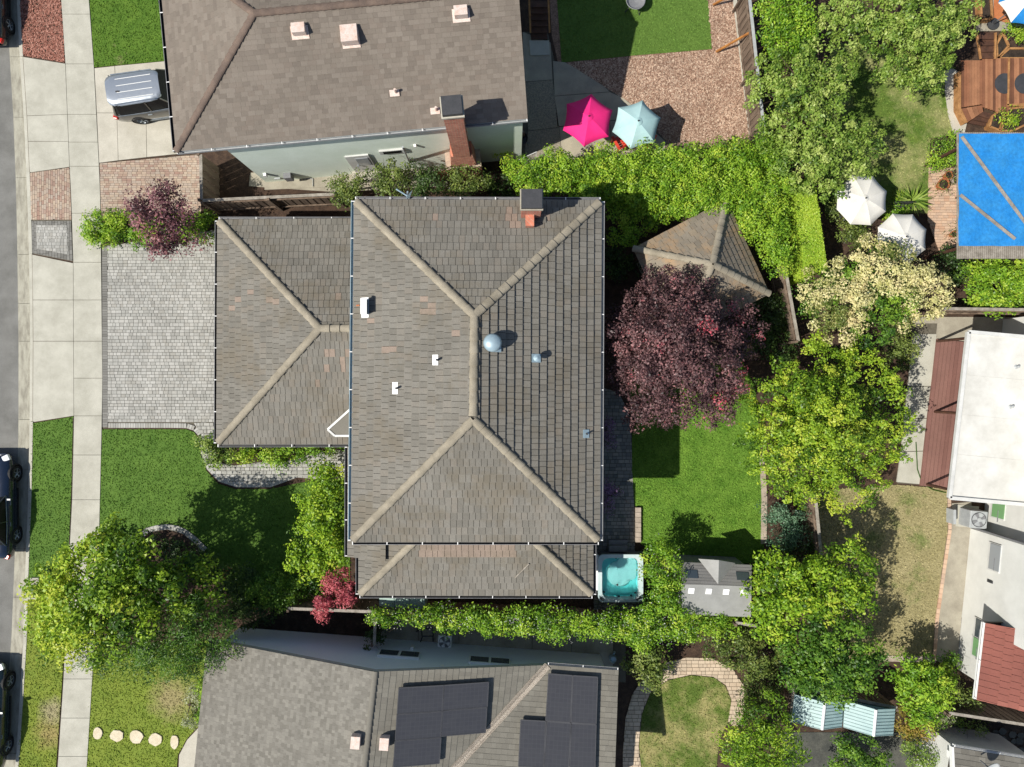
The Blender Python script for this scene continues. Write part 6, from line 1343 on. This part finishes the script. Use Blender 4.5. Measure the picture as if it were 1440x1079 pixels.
def cream(Cc, ct, r): ct = ct+.1; ct[(np.sin(Cc[:, 0]*2.2)+np.sin(Cc[:, 1]*2.6+1)+r.normal(0, .4, len(ct))) > 1.15] -= .6; return ct
tree('flowering_tree', 'tree covered in cream blossom shading the lower white umbrella', 'tree', (1225, 430), [(1222, 356, 3.2, 18), (1240, 362, 3.4, 18), (1272, 356, 3.2, 11), (1235, 382, 3.6, 20), (1262, 394, 3.6, 22), (1290, 398, 3.4, 24), (1315, 412, 3.1, 22), (1300, 430, 3.1, 20), (1155, 405, 3.0, 26), (1180, 395, 3.1, 24), (1165, 435, 3.2, 28), (1195, 430, 3.3, 26), (1210, 410, 3.2, 20), (1180, 460, 3.0, 24), (1265, 450, 2.8, 16)], 'leaf_cream', .13, .12, seed=36, dens=18, k=13, cr=.16, inner=.15, patch=cream,
     extra=[('green_leaves', [(1205, 395, 2.8, 28), (1240, 420, 2.8, 36), (1225, 455, 2.8, 30), (1265, 425, 2.6, 28), (1165, 420, 2.6, 36), (1250, 375, 2.8, 26)], 'leaf_green', .14, 16, 11)])
def tips(Cc, ct, r): return ct+.18*np.sin(np.arctan2(Cc[:, 1]+1.9, Cc[:, 0]-12.2)*17)
tree('acacia_tree', 'broad golden-green tree with feathery outstretched branches over the dry lawn', 'tree', (1150, 610), [(1155, 600, 4.6, 48)]+spread(1155, 603, 118, 118, 24, 2.8, 4.6, 26, 12, .2)+[(1262, 560, 2.8, 16), (1268, 605, 2.8, 17), (1262, 640, 2.7, 15), (1050, 560, 2.8, 14), (1245, 530, 2.9, 16), (1200, 500, 2.9, 18), (1140, 490, 2.9, 17), (1175, 712, 2.5, 14), (1115, 695, 2.7, 16), (1225, 690, 2.6, 14)], 'leaf_yellowgreen', .14, .18, seed=37, dens=19, k=15, cr=.15, radial=.5, patch=tips, tintbias=-.02, inner=.45)
tree('broadleaf_tree', 'bright yellow-green tree beside the grey resin shed', 'tree', (1110, 850), [(1085, 805, 3.2, 26), (1115, 800, 3.5, 28), (1075, 840, 3.0, 24), (1105, 840, 3.7, 32), (1135, 850, 3.6, 30), (1100, 880, 3.1, 26), (1150, 815, 3.4, 24), (1070, 870, 2.7, 20)], 'leaf_lime', .18, .13, seed=38, dens=15, k=11, cr=.2, tintbias=-.12)
tree('broadleaf_tree', 'green tree casting its shade on the dry lawn', 'tree', (1195, 830), [(1170, 795, 3.2, 24), (1195, 790, 3.3, 26), (1215, 815, 3.3, 24), (1180, 825, 3.6, 28), (1205, 845, 3.1, 22), (1170, 855, 3.1, 24)], 'leaf_yellowgreen', .17, .12, seed=39, dens=15, k=11, cr=.2, tintbias=-.1)
tree('broadleaf_tree', 'dark glossy green tree above the pale teal sheds', 'tree', (1165, 925), [(1130, 905, 3.0, 28), (1160, 895, 3.4, 30), (1195, 900, 3.3, 28), (1125, 940, 3.0, 26), (1160, 935, 3.5, 32), (1195, 935, 3.2, 28), (1220, 925, 2.8, 20), (1175, 965, 2.9, 22), (1145, 965, 2.7, 18), (1205, 955, 2.7, 18)], 'leaf_green', .17, .13, seed=40, dens=16, k=11, cr=.2)
tree('broadleaf_tree', 'golden-green tree at the end of the curved garden path', 'tree', (1070, 1040), [(1045, 1025, 2.8, 26), (1075, 1010, 3.0, 28), (1060, 1050, 3.2, 32), (1095, 1040, 3.0, 28), (1110, 1065, 2.6, 24), (1040, 1070, 2.6, 26), (1080, 1080, 3, 30), (1025, 1050, 2.3, 16)], 'leaf_lime', .16, .1, seed=41, dens=15, k=12, cr=.2, lw=.35, tintbias=-.15)
for i, (n_, l_, b_, lb, m_, lf) in enumerate((
  ('shrub', 'loose olive shrub at the bend of the garden path', (1040, 930), [(1005, 905, 1.2, 20), (1030, 915, 1.3, 22), (1055, 930, 1.4, 24), (1075, 955, 1.4, 22), (1060, 975, 1.2, 20), (1085, 925, 1.3, 22), (1085, 985, 1.3, 20), (1050, 905, 1.1, 18)], 'leaf_olive', .13),
  ('shrub', 'round leafy shrub standing alone at the end of the hedge', (912, 935), [(905, 925, 1.5, 22), (920, 935, 1.5, 20), (908, 948, 1.3, 18), (895, 935, 1.2, 14), (922, 955, 1.1, 12)], 'leaf_olive', .15),
  ('shrub', 'blue-green shrub by the pale fence end', (1102, 735), [(1092, 720, 1.3, 18), (1110, 730, 1.4, 20), (1095, 748, 1.3, 20), (1118, 750, 1.2, 16), (1100, 762, 1.0, 14)], 'leaf_blue', .11),
  ('shrub', 'bright green tree-like shrub above the fence by the red tile roof', (1300, 975), [(1275, 945, 1.9, 22), (1300, 950, 2.1, 24), (1290, 975, 2.1, 24), (1315, 975, 2.0, 22), (1300, 1000, 1.8, 20), (1272, 968, 1.6, 14), (1325, 955, 1.6, 16)], 'leaf_ivy', .16),
  ('shrub', 'rust-tinged shrub beside the second teal shed', (1280, 1015), [(1272, 1005, 1.1, 16), (1290, 1015, 1.2, 18), (1275, 1025, 1.0, 16), (1300, 1025, .9, 14)], 'leaf_rust', .11),
  ('shrub', 'pale grey-green rounded shrub next to the rust-tinged one', (1322, 1012), [(1315, 1010, 1.0, 13), (1328, 1002, 1.0, 11), (1320, 1022, .8, 9)], 'leaf_pale', .09),
  ('shrub', 'low olive shrub trimmed flat along the board fence', (1355, 1018), [(1342, 1014, .9, 11), (1356, 1018, .9, 12), (1370, 1022, .8, 11)], 'leaf_greygreen', .09),
  ('shrub', 'dull green shrub under the red tile eave', (1355, 985), [(1345, 975, 1.0, 14), (1360, 985, 1.0, 15), (1375, 992, .9, 12)], 'leaf_olive', .11),
  ('shrub', 'small green shrub at the foot of the white wall corner', (1338, 935), [(1330, 930, 1.0, 14), (1342, 938, 1.0, 12)], 'leaf_green', .12),
  ('shrub', 'green shrub at the lower edge near the gravel path', (1205, 1060), [(1190, 1055, 1.4, 20), (1215, 1060, 1.5, 22), (1200, 1078, 1.4, 22), (1235, 1075, 1.2, 18), (1180, 1080, 1.2, 16)], 'leaf_green', .13),
  ('shrub', 'white-flowered pale shrub beside the corner house wall', (1290, 1065), [(1278, 1045, .9, 13), (1285, 1062, 1.0, 16), (1305, 1065, 1.1, 16), (1300, 1082, 1.1, 18)], 'leaf_greygreen', .11),
  ('tree', 'olive green small tree at the end of the concrete side path', (488, 268), [(478, 265, 2.0, 18), (495, 262, 2.2, 18), (488, 280, 2.0, 16), (510, 258, 2.0, 13)], 'leaf_olive', .12),
  ('tree', 'olive green small tree beside the door step', (555, 255), [(540, 245, 2.3, 18), (555, 255, 2.5, 20), (540, 265, 2.2, 16), (572, 250, 2.2, 15)], 'leaf_olive', .12),
  ('tree', 'dark olive small tree below the brick chimney', (600, 258), [(590, 250, 2.2, 18), (608, 255, 2.4, 18), (598, 268, 2.1, 16), (615, 242, 2.0, 12)], 'leaf_dark', .12),
  ('tree', 'olive small tree between brick chimney and tile roof', (655, 258), [(640, 252, 2.2, 18), (660, 258, 2.3, 19), (648, 270, 2.1, 14), (678, 258, 2.0, 14), (630, 265, 2.0, 12)], 'leaf_olive', .12),
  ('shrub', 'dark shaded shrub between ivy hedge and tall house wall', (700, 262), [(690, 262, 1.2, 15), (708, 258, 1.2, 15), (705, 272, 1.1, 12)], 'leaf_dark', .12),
  ('shrub', 'small lime shrub at the mint wall corner', (710, 214), [(706, 210, .9, 11), (712, 218, .9, 10)], 'leaf_lime', .12),
  ('shrub', 'wide green shrub on the edge of the slatted pergola', (1400, 400), [(1375, 385, 1.2, 22), (1400, 385, 1.3, 24), (1430, 385, 1.2, 24), (1375, 410, 1.2, 20), (1400, 415, 1.3, 24), (1430, 412, 1.3, 26), (1450, 395, 1.2, 24)], 'leaf_ivy', .14),
  ('shrub', 'dark shrub between cream tree and pergola', (1340, 375), [(1330, 370, 1.0, 18), (1350, 380, 1.0, 16), (1340, 395, .9, 14)], 'leaf_dark', .13),
  ('shrub', 'green clipped shrub between lawn and blue cover', (1330, 215), [(1325, 205, .8, 16), (1340, 205, .8, 14), (1320, 222, .8, 15), (1338, 222, .8, 15), (1315, 235, .7, 11)], 'leaf_ivy', .1),
  ('shrub', 'olive shrub beside the sunlit white umbrella', (1185, 310), [(1172, 298, 1.0, 13), (1185, 308, 1.1, 15), (1198, 320, 1.1, 16), (1190, 338, 1.0, 15), (1205, 335, 1.0, 12), (1212, 312, .9, 10)], 'leaf_olive', .11),
  ('shrub', 'green shrub between the two white umbrellas', (1255, 305), [(1250, 308, .7, 12), (1262, 300, .7, 11), (1246, 320, .6, 10)], 'leaf_ivy', .12),
  ('round_shrub', 'round lime shrub in the timber planter by the pergola', (1419, 166), [(1418, 164, .75, 9), (1420, 172, .7, 7)], 'leaf_lime', .1),
  ('shrub', 'round green shrub below the blue and white umbrella', (1430, 45), [(1425, 42, .8, 13), (1440, 38, .8, 14), (1432, 55, .7, 11), (1450, 50, .7, 12)], 'leaf_ivy', .1),
  ('shrub', 'round dark shrub below the golden-green feathery tree', (1265, 490), [(1255, 485, 1.3, 20), (1275, 490, 1.3, 18), (1262, 505, 1.1, 16)], 'leaf_olive', .12),
  ('fern', 'dark green fern between pavilion and pale fence', (1085, 435), [(1075, 425, .7, 16), (1092, 432, .8, 17), (1085, 452, .7, 16), (1070, 448, .6, 14), (1098, 455, .6, 14)], 'leaf_dark', .2),
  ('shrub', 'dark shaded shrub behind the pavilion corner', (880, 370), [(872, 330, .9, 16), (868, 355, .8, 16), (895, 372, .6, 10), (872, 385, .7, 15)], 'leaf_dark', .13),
  ('shrub', 'lilac flowering shrub at the house wall by the middle of the dark path', (852, 605), [(852, 595, .7, 9), (854, 608, .7, 10), (852, 622, .6, 9)], 'petal_lilac', .09),
  ('shrub', 'lilac flowering shrub with white blooms at the house wall near the tub steps', (855, 695), [(853, 685, .7, 10), (856, 697, .7, 10), (866, 690, .6, 9), (852, 710, .6, 9)], 'petal_lilac', .09),
  ('shrub', 'dark shrub under the burgundy tree beside the pale fence', (1075, 480), [(1068, 480, .9, 18), (1085, 490, .9, 18), (1100, 500, .8, 16), (1110, 470, .8, 14)], 'leaf_dark', .13),
  ('shrub', 'dark green shrub at the far corner of the back lawn', (1110, 780), [(1095, 778, 1.0, 14), (1120, 785, 1.0, 16), (1140, 775, .9, 14)], 'leaf_dark', .13))):
    kk = dict(dens=19, k=12, cr=.17)
    if n_ == 'fern': kk.update(lw=.2, up=.9)
    if n_ == 'tree': n_ = 'garden_tree'
    tree(n_, l_, 'tree' if 'tree' in n_ else ('fern' if n_ == 'fern' else 'shrub'), b_, lb, m_, lf, .05, seed=60+i, **kk)
# jasmine hedge on the south side with white flowers
hl = []
for x in range(528, 965, 16): 
    f = (x-528)/437; hl.append((x, (866 if x < 605 else 860)+f*18+rr_.uniform(-3, 3), 1.9+rr_.uniform(-.2, .2), (8.5 if x < 605 else 11)*rr_.uniform(.9, 1.15), .5))
    if x > 620: hl.append((x, 870+f*19+rr_.uniform(-3, 3), 1.8+rr_.uniform(-.2, .2), 12*rr_.uniform(.9, 1.15), .5))
for x, y, z in ((928, 768, 1.9), (922, 785, 2.0), (940, 785, 2.0), (926, 805, 2.1), (943, 808, 2.0), (925, 828, 2.0), (942, 832, 2.0), (908, 862, 1.9), (925, 855, 2.1), (945, 855, 1.9), (885, 872, 1.8), (905, 880, 1.9), (965, 865, 1.6), (985, 868, 1.5), (1005, 870, 1.4), (1025, 872, 1.3), (975, 880, 1.5), (1000, 882, 1.4), (905, 900, 1.5), (868, 874, 1.8)): hl.append((x, y, z, 15, .7))
tree('jasmine_hedge', 'long leafy hedge dotted with white flowers beside the lower tile roof and hot tub', 'hedge', (760, 872), hl, 'leaf_ivy', .13, .05, seed=90, dens=19, k=11, cr=.18, tintbias=-.06, extra=[('flowers', [(x, y, z+.12, r_, .6) for x, y, z, r_, *_ in hl], 'petal_white', .06, 4, 1)])
tree('climbing_vine', 'dark vine climbing over the shaded gate fence', 'vine', (527, 890), [(528, 872, 1.6, 10), (527, 888, 1.5, 11), (525, 904, 1.4, 11), (535, 895, 1.2, 9)], 'leaf_dark', .12, .03, seed=91, dens=18, k=11, cr=.15)
# blade plants
def blades(px, py, n, L, mat, label, seed, z=.1, name='strap_plant', w=.05):
    c = P(px, py, z); t = thing(name, label, 'plant', Vector((c.x, c.y, .02))); rr2 = random.Random(seed); mb = MB()
    for i in range(n):
        an = rr2.uniform(0, 6.283); el = rr2.uniform(.5, 1.2); l = L*rr2.uniform(.7, 1.1); d = Vector((math.cos(an)*math.cos(el), math.sin(an)*math.cos(el), math.sin(el))); s = Vector((-math.sin(an), math.cos(an), 0))*w/2
        m_ = c+d*l*.5; e_ = m_+Vector((math.cos(an), math.sin(an), .1))*l*.5
        mb.add([c-s, c+s, m_+s*.9, m_-s*.9, e_], [(0, 1, 2, 3), (3, 2, 4)], rr2.uniform(.1, .95))
    mb.build('leaves', mat, t)
blades(866, 372, 70, .9, 'leaf_dark', 'dark spiky strap-leaved plant between house and pavilion', 1)
blades(1278, 285, 80, 1.0, 'leaf_greygreen', 'pale striped strap-leaved plant between the white umbrellas and lawn', 2, w=.07)
blades(1264, 288, 50, .7, 'leaf_yellowgreen', 'small yellow-green strap plant beside the sunlit white umbrella', 3)
pot(1321, 262, .24, .35, 'large orange terracotta bowl with a small plant', 'terracotta', True); pot(1329, 249, .17, .3, 'smaller brown clay pot behind the terracotta bowl', 'terracotta'); pot(1340, 256, .18, .3, 'pale empty round pot beside the blue cover', 'stone_edge'); pot(1338, 246, .14, .3, 'dark plant pot at the pergola post', 'dark_grey', True); pot(1337, 331, .14, .25, 'small pot with a leafy plant at the lower pergola corner', 'terracotta', True)
bn = thing('garden_bench', 'dark green garden bench between the two white umbrellas', 'bench', P(1272, 296, 0))
for i in range(3): MB().prism([P(1256, 287.5+i*2.6, .45), P(1282, 287+i*2.6, .45), P(1282, 289+i*2.6, .45), P(1256, 289.5+i*2.6, .45)], .03).build('seat_slat', 'dark_grey', bn)
for x, y in ((1258, 288), (1280, 288), (1258, 294), (1280, 294)): q = P(x, y, 0); MB().tube((q.x, q.y, .02), (q.x, q.y, .44), .025, .025, 6).build('leg', 'dark_grey', bn)
MB().box(P(1269, 285.5, .65), (.78, .03, .3)).build('backrest', 'dark_grey', bn)
# fallen log / hose
hz = MB(); pts = [P(x, y, .08) for x, y in ((1288, 622), (1289, 640), (1290, 660), (1294, 672), (1300, 682), (1312, 689), (1330, 693))]
hz.path(pts, .02).build('garden_hose', 'leaf_lime', None, 'pale yellow garden hose curling round the deck corner', 'hose')
